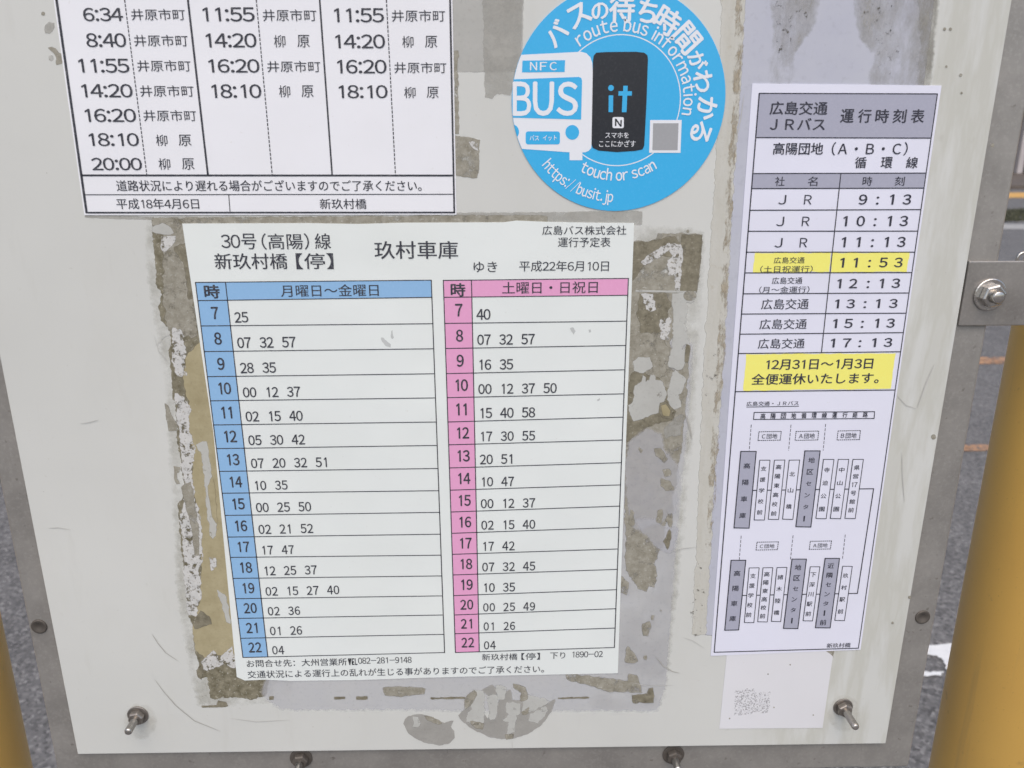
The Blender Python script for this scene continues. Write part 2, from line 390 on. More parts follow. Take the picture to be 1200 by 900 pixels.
# low weeds along the verge: thousands of small blades, one mass
mb = MB(); y0, y1 = G(1190, 260).y, G(1190, 246).y
for i in range(22000):
    x = random.uniform(-4, 16); y = random.uniform(y0, y1); h = random.uniform(.02, .07); a = random.uniform(0, 6.28)
    dx, dy = math.cos(a)*.02, math.sin(a)*.02; lx, ly = random.uniform(-.04, .04), random.uniform(-.04, .04)
    mb.add([(x-dx, y-dy, 0), (x+dx, y+dy, 0), (x+lx, y+ly, h)], [(0, 1, 2)])
o = mb.build('verge_weeds', M['weed']); o['kind'] = 'stuff'; o['label'] = 'strip of low dark green weeds across the road'; o['category'] = 'weeds'
y_far = G(1190, 222).y; y_wall = G(1190, 207).y
mb = MB(); mb.box((-60, y_far, -.05), (80, y_wall+12, .12)); structure(bevel(mb.build('pavement', M['pave']), .02))
# low building across the road: pale pillars, shutters coloured dark for the shade in the bays
bx = G(1194, 207).x
M['stucco'] = plain('pale_stucco', (.50, .47, .47, 1), .9, .08, 2); M['shutter'] = plain('shade_dark_shutter', (.05, .048, .046, 1), .6, .15, 3)
M['rooft'] = plain('grey_roof', (.12, .12, .125, 1), .7, .15, 2)
gar = thing('garage_building', 'low pale stucco building with shade-dark shuttered bays across the road', 'building', (bx, y_wall, .12))
pil = [bx-8.4, bx-4.2, bx, bx+4.2, bx+8.4]
for x in pil:
    mb = MB(); mb.box((x-.11, y_wall, .12), (x+.11, y_wall+.4, 3.0)); bevel(mb.build('pillar', M['stucco'], gar), .01)
for k in range(4):
    a, b = pil[k]+.11, pil[k+1]-.11
    mb = MB(); mb.box((a, y_wall+.28, .12), (b, y_wall+.36, 2.6)); sh = mb.build('shutter', M['shutter'], gar)
    for j in range(20):
        mb = MB(); z = .14+j*.123; mb.box((a+.01, y_wall+.25, z), (b-.01, y_wall+.29, z+.11)); bevel(mb.build('slat', M['shutter'], sh), .02)
mb = MB(); mb.box((pil[0]-.3, y_wall-.05, 2.6), (pil[-1]+.3, y_wall+.5, 3.5)); mb.build('fascia', M['stucco'], gar)
mb = MB(); mb.box((pil[0]-.25, y_wall+.42, .12), (pil[-1]+.25, y_wall+7, 3.3)); mb.build('wall', M['stucco'], gar)
mb = MB(); mb.box((pil[0]-.6, y_wall-.35, 3.5), (pil[-1]+.6, y_wall+7.3, 3.72)); bevel(mb.build('roof', M['rooft'], gar), .03)

# ================================================================== THE BUS STOP STAND
XL = (P(0, 419).x+P(91, 884).x)/2; XR = (P(1186, 0).x+P(1038, 871.5).x)/2
ZB = (P(91, 884).z+P(1038, 871.5).z)/2; ZT = 1.5+.36
PT = .004
stand = thing('bus_stop_stand', 'grey steel bus stop stand holding a scuffed white panel between yellow posts', 'bus stop', ((XL+XR)/2, .05, 0))
bl, br, tl, tr = P(91, 884), P(1038, 871.5), P(0, 419), P(1186, 0)
def edge_x(a, b, z): return a.x+(b.x-a.x)*(z-a.z)/(b.z-a.z)
c4 = [Vector((bl.x, 0, bl.z)), Vector((br.x, 0, br.z)), Vector((edge_x(br, tr, ZT), 0, ZT)), Vector((edge_x(bl, tl, ZT), 0, ZT))]
vs = c4+[q+Vector((0, PT, 0)) for q in c4]
panel = bevel(mesh('panel', vs, [(0, 1, 2, 3), (7, 6, 5, 4), (0, 4, 5, 1), (1, 5, 6, 2), (2, 6, 7, 3), (3, 7, 4, 0)], M['panel'], stand), .0006)
FY = PT-.0003
fl = (P(30, 720, FY).x+P(67, 900, FY).x)/2; fr = (P(1173, 280, FY).x+P(1066, 900, FY).x)/2
BW = .046; FZB = ZB-.034; FZT = ZT+.03
def bar(name, a, b): mb = MB(); mb.box(a, b); return bevel(mb.build(name, M['frame'], stand), .002, 3)
bar('frame_side', (fl, FY, FZB), (fl+BW, FY+.018, FZT)); bar('frame_side', (fr-BW, FY, FZB), (fr, FY+.018, FZT))
bar('frame_rail', (fl+BW-.003, FY+.0003, FZB+.0004), (fr-BW+.003, FY+.017, FZB+BW)); bar('frame_rail', (fl+BW-.003, FY+.0012, FZT-BW), (fr-BW+.003, FY+.017, FZT-.001))
bar('back_brace', (fl+.004, FY+.0182, 1.33), (fr-.004, FY+.026, 1.37))
# threaded bolts: washer, hex nut, stud
def bolt(c, y0, rw, rn, rs, length, parent, nut_h=.0055, rot=.3, mat_s='bolt', mat_n='nut', tw=.0014):
    b = bpy.data.objects.new('bolt', None); b.empty_display_size = .01; link(b, parent)
    mb = MB(); mb.lathe([(rw*.96, y0+.0002), (rw, y0-tw*.4), (rw, y0-tw*.8), (rw*.94, y0-tw)], 28, (c.x, 0, c.z)); mb.build('washer', M[mat_n], b)
    mb = MB(); y1 = y0-tw+.0001; mb.lathe([(rn*.93, y1), (rn, y1-.0006), (rn, y1-nut_h+.0009), (rn*.86, y1-nut_h)], 6, (c.x, 0, c.z), rot=rot); bevel(mb.build('nut', M[mat_n], b), .0004)
    mb = MB(); prof = [(rs, y0)]; y = y0-tw-nut_h*.8; k = 0
    while y > y0-length+.001:
        prof.append((rs if k % 2 else rs*.87, y)); y -= .00045; k += 1
    prof += [(rs*.9, y0-length+.0006), (rs*.72, y0-length)]
    mb.lathe(prof, 18, (c.x, 0, c.z)); mb.build('stud', M[mat_s], b, True)
    return b
bolt(P(162, 837.5), 0, .0085, .0064, .0031, .021, panel, rot=.2)
bolt(P(987.5, 828), 0, .0083, .0064, .0031, .026, panel, rot=.55)
bolt(P(353, 888, FY), FY+.0003, .0095, .0068, .0031, .017, stand, rot=.1, mat_n='rivet')  # rail bolts: washer and nut coloured darker for shade under the panel edge
bolt(P(789, 884, FY), FY+.0003, .0095, .0068, .0031, .019, stand, rot=.4, mat_n='rivet')
for u, v in ((46, 734), (1081, 723)):
    q = P(u, v, FY); mb = MB(); mb.lathe([(.0064, FY+.0003), (.0062, FY-.0007), (.0054, FY-.0012), (.0048, FY-.0009), (.0030, FY-.0008), (.0026, FY-.0004)], 24, (q.x, 0, q.z)); mb.build('rivet', M['rivet'], stand, True)
# yellow posts
PR = .057; PY = FY+PR+.0002
def tangent_x(u, v, side):
    d = ray(u, v); n = math.hypot(d.x, d.y); return (side*PR*n+(PY-CAM.y)*d.x)/d.y
pxr = (tangent_x(1137, 640, 1)+tangent_x(1088, 900, 1)+tangent_x(1178, 416, 1))/3
pxl = (tangent_x(3, 720, -1)+tangent_x(37, 900, -1))/2
for x in (pxl, pxr):
    mb = MB(); mb.lathe([(PR, 0), (PR, 2.05), (PR*.9, 2.075), (PR*.5, 2.085)], 64, (x, PY, 0), 'Z'); ps = mb.build('post', M['post'], stand)
    for p in ps.data.polygons: p.use_smooth = abs(p.normal.z) < .5
    mb = MB(); mb.lathe([(.11, 0), (.11, .012), (.105, .015)], 40, (x, PY, 0), 'Z'); fl_ = mb.build('base_plate', M['frame'], stand)
# flat brackets from the frame to the posts
def bracket(side, x_in, x_post, zt, zb):
    mb = MB(); a, b = sorted((x_in, x_post)); mb.box((a, FY-.0034, zb), (b, FY+.0001, zt))
    br_ = bevel(mb.build('bracket', M['bracket'], stand), .0009, 3)
    return br_
zt, zb = (P(1142, 306, 0).z+P(1196, 306, 0).z)/2, P(1150, 382, 0).z
x_in = XR+.0018
br_r = bracket(1, x_in, pxr+PR*.75, zt, zb); br_l = bracket(-1, XL-.0018, pxl-PR*.75, zt, zb)
YB = FY-.0034
bq = P(1159, 345, YB); bolt(bq, YB, .0118, .0088, .0050, .0125, br_r, .0062, .25, 'bolt', 'bolt', .0020)
bq2 = Vector((XL-(bq.x-XR), 0, bq.z)); bolt(bq2, YB, .0118, .0088, .0050, .0125, br_l, .0062, .5, 'bolt', 'bolt', .0020)
for x, pr_ in ((pxr+.012, br_r), (pxl-.012, br_l)):          # clamp bolts through the posts
    bolt(Vector((x, 0, (zt+zb)/2)), YB, .0118, .0088, .0050, .014, pr_, .0062, .1, 'bolt', 'bolt', .0020)
for x, s_ in ((P(1199, 302, .002).x, 1),):                   # end of a tie wire above the bracket
    mb = MB(); q = P(1199, 302, .002); vs = []; fs = []; n1, n2 = 18, 8
    for i in range(n1):
        a = 2*math.pi*i/n1
        for j in range(n2):
            b = 2*math.pi*j/n2; r = .0042+.0011*math.cos(b); vs.append((q.x+r*math.cos(a), .0022+.0011*math.sin(b), q.z-.0006+r*math.sin(a)))
    for i in range(n1):
        for j in range(n2): fs.append((i*n2+j, ((i+1) % n1)*n2+j, ((i+1) % n1)*n2+(j+1) % n2, i*n2+(j+1) % n2))
    mb.add(vs, fs); mb.build('wire_loop', M['bolt'], br_r, True)

# ------------------------------------------------------------------ old glue, tape and scuffs on the panel
_lay = [0]
FEATHER = {'halo': 16, 'bolt_dirt': 9, 'film': 4, 'filmt': 9, 'ghost': 3, 'ghost2': 4, 'grime': 9, 'mould': 4, 'cream': 2.5, 'rust_line': 2, 'flake2': 3, 'bubble': 1.0, 'olive': 2.2, 'taupe': 2.6, 'brown': 1.6, 'flake': 1.8, 'tan': 2.5}
def st(name, pts, mat, jag=.8, step=3.0, lv=0):
    _lay[0] += 1
    return poly(name, pts, M[mat], panel, Y_ST-.00007*lv-.0000011*_lay[0], max(jag, .05), step, FEATHER.get(mat, 1.2))
def z2(pts, ou, ov, s): return [(ou+x/s, ov+y/s) for x, y in pts]
# frosted strip behind the right notice, with tape column beside it
st('frosted_film', [(868, -60), (1098, -60), (1092, 0), (1085, 60), (1078, 110), (1010, 700), (1000, 742), (828, 742), (838, 560), (852, 330), (866, 80)], 'film', .5)
st('grime_patch', [(905, -30), (960, -30), (950, 25), (925, 60), (922, 98), (908, 98), (912, 40)], 'grime', 1.5, lv=1)
st('grime_patch', [(1004, -30), (1098, -30), (1093, 15), (1088, 60), (1084, 102), (1024, 102), (1030, 60), (1012, 40), (1006, 15)], 'grime', 1.5, lv=1)
st('grime_patch', [(1078, -30), (1099, -30), (1094, 15), (1089, 60), (1086, 100), (1080, 100), (1083, 50)], 'grime', 1.0, lv=2)
st('mould_patch', [(1002, -30), (1060, -30), (1048, 8), (1030, 18), (1015, 14), (1006, 10)], 'mould', 2, lv=3)
st('mould_patch', [(1024, 20), (1050, 20), (1050, 80), (1034, 84)], 'mould', 2, lv=3)
st('mould_patch', [(910, -20), (952, -20), (945, 10), (925, 60), (915, 66), (912, 20)], 'mould', 2, lv=3)
st('tape_strip', [(848, -40), (873, -40), (871, 20), (867, 90), (857, 240), (846, 430), (836, 560), (826, 742), (812, 742), (818, 640), (826, 430), (842, 160)], 'cream', 1.0, lv=1)
st('tape_edge', [(864, -40), (872, -40), (870, 60), (866, 110), (857, 240), (847, 430), (838, 560), (832, 640), (828, 640), (834, 540), (842, 410), (852, 240), (862, 80)], 'rust_line', 1.2, lv=2)
st('tape_edge', [(820, 650), (823, 650), (821, 674), (818, 674)], 'mould', .4, lv=2)
st('tape_edge', [(812, 690), (824, 692), (818, 745), (811, 745)], 'mould', .8, lv=3)
st('tape_edge', [(828, 425), (838, 405), (839, 440), (830, 470)], 'mould', 1, lv=3)
# marks between the sheets at the top
st('ghost_mark', [(530, -60), (612, -60), (609, 81), (534, 82)], 'ghost2', .2)
st('ghost_mark', [(566, -60), (612, -60), (609, 60), (604, 90), (597, 110), (582, 108), (576, 114), (570, 113)], 'ghost', .8, lv=1)
st('tape_piece', [(533, 160), (561, 165), (558, 207), (534, 204)], 'taupe', .6, lv=1)
st('tape_flake', [(550, 167), (558, 166), (560, 176), (554, 172)], 'flake', .5, lv=2)
st('ghost_mark', [(533, 60), (536, 60), (537, 156), (534, 156)], 'taupe', 1.0, lv=1)
st('ghost_mark', [(100, 252), (180, 255), (180, 257), (100, 254)], 'ghost', .3)
st('film_edge', [(534, 251), (640, 250.5), (751, 249), (751, 262), (534, 262)], 'ghost', .3)
st('film_edge', [(180, 257), (535, 254), (640, 254), (640, 262), (180, 263)], 'taupe', .6, lv=1)
st('smudge', z2([(325, 185), (345, 165), (375, 170), (370, 195), (345, 225), (325, 225)], 0, 0, 6), 'ghost', .5)
st('smudge', z2([(345, 335), (385, 345), (405, 375), (430, 385), (432, 440), (400, 450), (405, 410), (385, 370)], 0, 0, 6), 'taupe', .6)
st('smudge', ellipse(50.5, 16, 1.6, 1.6, 10), 'taupe', 0); st('smudge', ellipse(60, 68, 2.2, 2.6, 10), 'ghost', 0)
# left glue strip
st('glue_haze', [(182, 262), (340, 262), (330, 812), (240, 818), (220, 700), (212, 560), (203, 430), (186, 340)], 'halo', 1, 8)
LS = [(178, 258), (179, 272), (181, 285), (183, 312), (185, 337), (191, 345), (188, 357), (187, 362), (189, 375), (195, 382), (200, 380), (201, 405), (199, 414), (201, 432), (202, 444), (203, 464), (207, 473), (208, 491), (209, 515), (212, 533), (213, 551), (217, 567), (215, 584), (209, 593), (211, 609), (213, 635), (217, 665), (219, 695), (222, 723), (227, 732), (230, 761), (235, 793), (244, 793), (247, 817), (300, 818), (312, 812), (315, 795), (300, 780), (262, 520), (235, 300), (225, 258)]
st('glue_strip', LS, 'brown', 1.3, 2.5)
st('glue_strip', [(196, 262), (216, 262), (224, 330), (230, 392), (206, 392), (196, 380), (192, 330)], 'taupe', 2, lv=1)
st('glue_strip', [(205, 290), (222, 285), (230, 345), (222, 350), (217, 310)], 'olive', 1.2, lv=1)
st('tape_flake', [(180, 267), (190, 263), (199, 268), (202, 273), (192, 273), (180, 271)], 'flake2', .5, lv=2)
st('tape_flake', [(190, 278), (205, 277), (204, 283), (193, 295), (190, 292)], 'flake', .9, lv=2)
st('glue_tan', [(219, 420), (234, 402), (246, 470), (262, 590), (278, 700), (288, 770), (280, 772), (250, 764), (240, 770), (230, 761), (228, 730), (236, 702), (237, 653), (233, 597), (225, 569), (228, 529), (222, 505), (223, 473), (216, 440)], 'tan', 1.2, lv=1)
st('peeled_strip', [(205, 462), (213, 465), (222, 478), (221, 500), (227, 528), (224, 560), (230, 592), (236, 628), (237, 652), (232, 672), (235, 700), (229, 722), (222, 720), (218, 690), (216, 650), (212, 605), (216, 590), (218, 566), (214, 548), (211, 510)], 'flake', 1.4, 2.2, 2)
st('peeled_strip', [(203, 385), (212, 388), (216, 410), (218, 440), (208, 440), (203, 420)], 'flake', 1.4, 2.2, 2)
st('glue_line', [(214, 572), (223, 566), (227, 590), (231, 620), (233, 650), (229, 650), (224, 610), (218, 588)], 'taupe', 1, lv=3)
st('tape_flake', [(231, 522), (241, 519), (247, 560), (252, 620), (250, 630), (247, 622), (243, 584), (240, 550), (238, 532)], 'flake2', 1, lv=3)
st('glue_tan', [(245, 570), (249, 560), (254, 612), (250, 605)], 'tan', .6, lv=4)
st('tape_flake', [(255, 692), (264, 700), (270, 730), (266, 728), (261, 706)], 'flake2', 1, lv=3)
st('tape_flake', [(236, 776), (245, 768), (250, 763), (258, 775), (266, 764), (272, 758), (276, 782), (262, 776), (250, 783), (240, 785)], 'flake', 1.2, 2.2, 3)
st('glue_dark', [(228, 728), (235, 717), (244, 723), (247, 731), (238, 733), (229, 736)], 'olive', 1.0, lv=3)
st('glue_dark', [(231, 786), (237, 780), (236, 795), (233, 793)], 'olive', .5, lv=3)
st('glue_flake', z2([(65, 150), (85, 205), (118, 255), (118, 285), (85, 288), (72, 200)], 180, 440, 4.5), 'taupe', .7, lv=1)
st('glue_flake', z2([(108, 480), (135, 485), (130, 510), (118, 515), (120, 545), (135, 570), (125, 570), (112, 540)], 180, 440, 4.5), 'taupe', .7, lv=1)
st('glue_dark', z2([(155, 848), (230, 845), (240, 822), (275, 828), (285, 846), (160, 850)], 200, 630, 4.286), 'olive', .3, lv=1)
st('tape_flake', [(246, 654), (252, 654), (253, 664), (248, 668)], 'flake', .8, lv=3)
# right glue and film
st('glue_haze', [(735, 276), (815, 280), (808, 420), (795, 560), (782, 700), (768, 818), (700, 822), (728, 640)], 'halo', 1, 8)
st('frosted_film', [(735, 400), (806, 405), (800, 500), (790, 600), (782, 700), (775, 800), (766, 828), (330, 826), (312, 812), (320, 788), (600, 795), (726, 792)], 'filmt', .5)
st('glue_patch', [(738, 300), (744, 284), (763, 284), (770, 281), (772, 274.4), (822, 276), (819, 310), (815.5, 342), (797, 342), (790, 356), (788, 392), (783, 402), (787, 414), (792, 420), (806, 404), (803, 464), (800, 493), (797, 520), (793, 545), (791, 564), (786, 582), (788, 598), (785, 610), (779, 600), (775, 640), (770, 648), (765, 662), (768, 672), (766, 687), (759, 686), (757, 692), (749, 689), (735, 668), (733, 500)], 'taupe', 1.1, 2.5, 1)
st('glue_patch', [(800, 276), (821.5, 276.5), (819, 310), (815, 341), (794, 341), (797, 300)], 'olive', .4, lv=2)
st('glue_patch', [(738, 300), (744, 285), (763, 284), (790, 278), (797, 290), (793, 300), (770, 298), (752, 312), (740, 330)], 'olive', .8, lv=2)
st('glue_patch', [(750, 345), (780, 345), (786, 355), (776, 385), (768, 392), (752, 390), (748, 370)], 'olive', 1.5, lv=2)
st('glue_patch', [(736, 392), (772, 392), (784, 408), (778, 440), (760, 446), (736, 450)], 'taupe', 1.5, lv=2)
st('glue_patch', [(733, 455), (745, 436), (772, 444), (790, 470), (788, 492), (765, 497), (740, 512), (731, 520)], 'olive', 1.6, lv=2)
st('peeled_streak', [(752, 307), (760, 300), (782, 286), (797, 287), (799, 300), (796, 340), (791, 340), (793, 305), (784, 292), (756, 310)], 'flake', .9, 2, 3)
st('peeled_streak', [(783, 306), (791, 297), (791, 318), (785, 322)], 'flake', 1.4, 2, 3)
st('tape_line', [(745, 340), (815, 341.8), (815, 343), (745, 341.4)], 'flake2', .2, lv=3)
st('peeled_streak', [(752, 345), (764, 345), (768, 362), (758, 362)], 'flake', 1.4, 2, 3)
st('peeled_streak', [(774, 376), (786, 374), (782, 398), (775, 396)], 'flake', 1.5, 2, 3)
st('peeled_patch', [(789, 345), (812, 345), (812, 352), (803, 353), (804, 398), (806, 405), (802, 424), (795, 432), (785, 429), (790, 400)], 'flake2', 1.2, 2.5, 3)
st('glue_spot', ellipse(808.5, 346.5, 6, 4.4, 18), 'taupe', .3, lv=4)
st('glue_spot', [(805, 404), (808, 406), (806, 424), (803, 424)], 'olive', .3, lv=4)
def hz(pts): return z2(pts, 720, 420, 4.5)
st('peeled_patch', hz([(115, 150), (150, 125), (155, 95), (162, 130), (190, 120), (196, 95), (205, 92), (210, 120), (250, 130), (268, 190), (245, 255), (215, 285), (130, 315), (105, 325), (80, 250), (100, 240)]), 'flake2', .9, 2.5, 3)
st('peeled_patch', hz([(105, 20), (130, 0), (180, 0), (195, 40), (150, 70), (110, 60)]), 'flake2', 1, 2.5, 3)
st('peeled_patch', hz([(325, 70), (370, 110), (350, 170), (330, 190), (345, 250), (310, 270), (285, 215), (300, 130), (310, 80)]), 'flake2', .9, 2.5, 3)
st('peeled_patch', hz([(270, 370), (320, 320), (355, 300), (345, 400), (300, 400), (275, 420)]), 'ghost', .9, 2.5, 3)
st('glue_spot', hz([(245, 240), (270, 232), (300, 265), (320, 280), (300, 315), (260, 310), (240, 280)]), 'olive', .5, lv=4)
st('glue_spot', hz([(250, 255), (268, 248), (290, 275), (285, 300), (260, 295)]), 'tan', .4, lv=5)
st('peeled_patch', hz([(180, 395), (225, 415), (235, 480), (260, 520), (290, 545), (310, 570), (318, 625), (300, 680), (305, 800), (270, 795), (235, 850), (120, 880), (95, 800), (85, 700), (78, 540), (100, 450)]), 'filmt', 1, 2.5, 3)
st('peeled_patch', hz([(130, 860), (210, 860), (250, 900), (320, 905), (290, 1010), (230, 980), (190, 930)]), 'filmt', .8, 2.5, 3)
for pts in ([(130, 470), (148, 485), (140, 498)], [(215, 480), (240, 480), (275, 530), (265, 545), (225, 510)], [(258, 590), (285, 588), (295, 610), (270, 622)], [(250, 640), (290, 655), (310, 690), (275, 690), (250, 670)],
            [(235, 805), (250, 800), (245, 865), (225, 860)], [(285, 830), (300, 820), (298, 890), (275, 850)], [(85, 800), (100, 815), (100, 880), (80, 870)]):
    st('glue_spot', hz(pts), 'taupe', .6, 2, 4)
def h5(pts): return z2(pts, 700, 620, 4.09)
for pts, m_ in (([(345, 5), (350, 40), (338, 95), (320, 60)], 'olive'), ([(222, 460), (245, 447), (252, 470), (240, 505), (225, 505)], 'taupe'), ([(145, 568), (190, 630), (140, 634)], 'taupe'),
                ([(0, 715), (150, 735), (155, 700), (185, 705), (210, 780), (150, 772), (70, 775), (0, 755), (-140, 715), (-145, 700)], 'taupe'), ([(265, 765), (266, 828), (175, 829), (170, 800), (245, 795), (250, 770)], 'olive'),
                ([(262, 415), (272, 415), (268, 435), (260, 432)], 'taupe'), ([(300, 385), (308, 390), (304, 402)], 'taupe'), ([(112, 230), (145, 260), (140, 310), (118, 300)], 'taupe'), ([(225, 608), (236, 608), (234, 626), (224, 622)], 'taupe')):
    st('glue_spot', h5(pts), m_, .7, 2, 4)
st('glue_spot', [(450, 807), (470, 806), (497, 808), (496, 812), (470, 815), (452, 813)], 'taupe', .5, lv=2)
for a, b, h_ in ((392, 404, 1.2), (418, 430, 1.6), (505, 545, .6), (654, 690, .5), (316, 320, 2.5)):
    st('glue_spot', [(a, 818-h_/2), (b, 817.5-h_/2), (b, 818+h_/2), (a, 818.5+h_/2)], 'olive', .4, 2, 2)
for u, v in ((162, 837.5), (987.5, 828)):
    st('rust_run', ellipse(u+2, v+8, 13, 15, 24), 'bolt_dirt', .4, 3, 1)
# speech-bubble shaped sticker remains
def hb(pts): return z2(pts, 450, 780, 5.217)
st('sticker_residue', hb([(122, 355), (130, 330), (150, 312), (190, 303), (235, 302), (290, 315), (330, 345), (370, 355), (422, 338), (405, 375), (425, 400), (428, 440), (400, 472), (340, 484), (270, 472), (200, 445), (150, 410)]), 'bubble', .4, 2.5, 2)
st('tape_flake', hb([(178, 315), (205, 318), (218, 350), (205, 370), (178, 372), (190, 345)]), 'flake2', .6, 2, 3)
st('glue_spot', hb([(250, 308), (300, 320), (350, 352), (330, 355), (270, 330)]), 'taupe', .6, 2, 3)
st('sticker_residue', hb([(458, 305), (495, 270), (500, 205), (550, 150), (575, 165), (600, 215), (610, 300), (640, 330), (655, 250), (640, 180), (600, 150), (660, 120), (685, 150), (690, 250), (735, 165), (770, 150), (785, 215), (845, 215), (845, 165), (795, 125), (860, 140), (885, 190), (855, 240), (880, 290), (905, 265), (960, 232), (1000, 240), (1045, 205), (1020, 280), (960, 360), (880, 415), (800, 440), (720, 447), (640, 432), (560, 395), (490, 345)]), 'bubble', .5, 2.5, 2)
for pts in ([(550, 160), (600, 160), (605, 260), (600, 345), (560, 350), (510, 340), (520, 290), (545, 270)], [(640, 195), (690, 190), (685, 260), (672, 320), (655, 325), (650, 270)], [(755, 230), (830, 235), (825, 290), (800, 300), (795, 400), (755, 420), (770, 340), (735, 335), (770, 300), (755, 270)],
            [(900, 300), (985, 255), (995, 275), (940, 345), (890, 335)], [(860, 185), (930, 200), (1000, 220), (900, 270), (850, 280)], [(690, 130), (740, 140), (730, 200), (700, 200)]):
    st('tape_flake', hb(pts), 'flake2', 1.0, 2, 3)
for pts in ([(530, 345), (605, 360), (600, 385), (560, 375)], [(795, 115), (860, 140), (870, 200), (840, 215), (845, 160), (800, 130)], [(500, 200), (550, 160), (560, 180), (520, 240), (500, 260)], [(845, 285), (885, 255), (880, 290), (850, 298)], [(745, 425), (790, 420), (785, 442), (750, 448)]):
    st('glue_spot', hb(pts), 'taupe', .6, 2, 4)
# scratches and scuffs
def scratch(pts, wpx, mat='scratch'):
    out = []
    for i in range(len(pts)-1):
        for j in range(4): f = j/4; out.append((pts[i][0]+(pts[i+1][0]-pts[i][0])*f, pts[i][1]+(pts[i+1][1]-pts[i][1])*f))
    out.append(pts[-1]); n = len(out); mb = MB(); y = Y_ST-.0004
    L_, R2 = [], []
    for i, (u, v) in enumerate(out):
        a, b = out[max(0, i-1)], out[min(n-1, i+1)]; d = math.hypot(b[0]-a[0], b[1]-a[1]) or 1
        nx, ny = -(b[1]-a[1])/d, (b[0]-a[0])/d; h = wpx/2*math.sin(math.pi*(i+.15)/(n-.7))**.5
        L_.append(P(u+nx*h, v+ny*h, y)); R2.append(P(u-nx*h, v-ny*h, y))
    mb.add(L_+R2, [(i, i+1, n+i+1, n+i) for i in range(n-1)]); mb.build('scratch', M[mat], panel)
for pts, w_, m_ in (([(178, 743), (185, 754), (194, 765), (209, 775)], .8, 'scratch'), ([(181, 796), (192, 811), (206, 827), (228, 845), (258, 857)], .9, 'scratch'), ([(94, 496.5), (104, 495), (116, 492)], 1.0, 'pencil'),
                    ([(57, 619), (68, 618.5), (83, 621)], .9, 'pencil'), ([(769, 770), (778, 781), (788, 787), (797, 789)], 1.1, 'scratch'), ([(800, 747), (812, 751), (826, 760)], .6, 'pencil'),
                    ([(804, 487), (808, 500), (811, 515)], 2.0, 'scratch'), ([(183, 405), (192, 395), (202, 390)], .7, 'pencil'), ([(180, 392), (186, 412), (198, 425)], .6, 'pencil'), ([(1075, 478), (1085, 450), (1095, 427)], 1.2, 'pencil'),
                    ([(1057, 530), (1058, 560), (1060, 588)], 1.0, 'pencil'), ([(1050, 462), (1062, 475), (1074, 479)], .8, 'pencil'), ([(860, 178), (868, 140), (872, 110)], .8, 'pencil'), ([(740, 800), (760, 804), (790, 803)], .6, 'pencil'),
                    ([(784, 647), (800, 643), (818, 641)], .7, 'pencil'), ([(600, 868), (600.4, 878)], .5, 'pencil'), ([(270, 842), (300, 846), (340, 844)], .6, 'pencil')):
    scratch(pts, w_, m_)
for u, v, r in ((1107, 34, 1.2), (1114, 34, 1.2), (1126, 88, 1.3), (1109, 78, 1), (1163, 170, 1.6), (1127, 109, 1), (1066, 700, 1.2), (1094, 512, 2), (1046, 730, 1), (806, 271, 1.2)):
    st('speck', ellipse(u, v, r, r*1.1, 10), 'taupe', .2, 1, 1)

# ================================================================== SHEET A: timetable at the upper left (runs on above the photograph)
A = sheet('bus_timetable', 'white timetable with thick ruled columns of departure times beside the round blue sticker', 'timetable',
          [(30, -245), (62.8, 0), (98.8, 252.2), (535, 251.6), (530.2, 0), (525.5, -245)], M['paper_a'])
mb = MB()
seg(mb, (33, -235), (66.2, 0), 3.0); seg(mb, (66.2, 0), (101.4, 249), 3.0); seg(mb, (522.6, -235), (527.4, 0), 2.2); seg(mb, (527.4, 0), (532.4, 249), 2.2)
seg(mb, (101.2, 249.2), (532.6, 249), 2.0); seg(mb, (96, 205.5), (531.6, 205.7), 2.2); seg(mb, (99, 228.2), (532, 227.6), 1.0); seg(mb, (268, 228), (269.6, 248.8), 1.0)
seg(mb, (193.5, -235), (220.2, 0), 2.4); seg(mb, (220.2, 0), (243.6, 205), 2.4); seg(mb, (356.5, -235), (374.6, 0), 2.0); seg(mb, (374.6, 0), (389.2, 205), 2.0); seg(mb, (33, -235), (522.6, -235), 2.2)
for a, b in (((146, 0), (172, 205)), ((300.3, 0), (319, 205)), ((452.8, 0), (463.4, 205))): dashes(mb, (2*a[0]-b[0], -205), a, 1.2, 3, 2); dashes(mb, a, b, 1.2, 3.0, 2.0)
mb.build('ruled_lines', M['ink'], A)
IB = '井原市町'
for s, u0, u1, v0, v1 in (('6:34', 97.4, 143.6, 9.2, 24.6), ('8:40', 101, 147.4, 39, 55), ('11:55', 92.5, 151, 69, 85), ('14:20', 96, 155, 98.5, 114), ('16:20', 100, 159, 127.5, 142.8), ('18:10', 104.6, 162.4, 156, 171), ('20:00', 107.5, 166, 185, 199.4),
        ('11:55', 238, 298, 8.7, 25), ('14:20', 241.7, 300.3, 39, 55.5), ('16:20', 244.8, 303.8, 69.3, 85), ('18:10', 248.3, 306, 98.8, 114.7), ('11:55', 391.9, 449.7, 9.7, 26), ('14:20', 393.3, 451, 40.4, 56.6), ('16:20', 395.6, 452.8, 70, 86), ('18:10', 397.4, 454, 99.7, 115)):
    text(A, s, u0, u1, v0, v1, 0, .010)
for u0, u1, v0, v1 in ((153.5, 216.8, 10.4, 23.7), (157, 220, 40.8, 54.3), (160.7, 223.4, 70.5, 83.8), (164, 227, 100, 113.3), (168, 230, 129, 142), (307.8, 370.8, 11, 24.8), (313, 375.4, 71.4, 84.6), (459, 521.6, 11.6, 25.4), (462, 523, 72.8, 85.8)):
    text(A, IB, u0, u1, v0, v1)
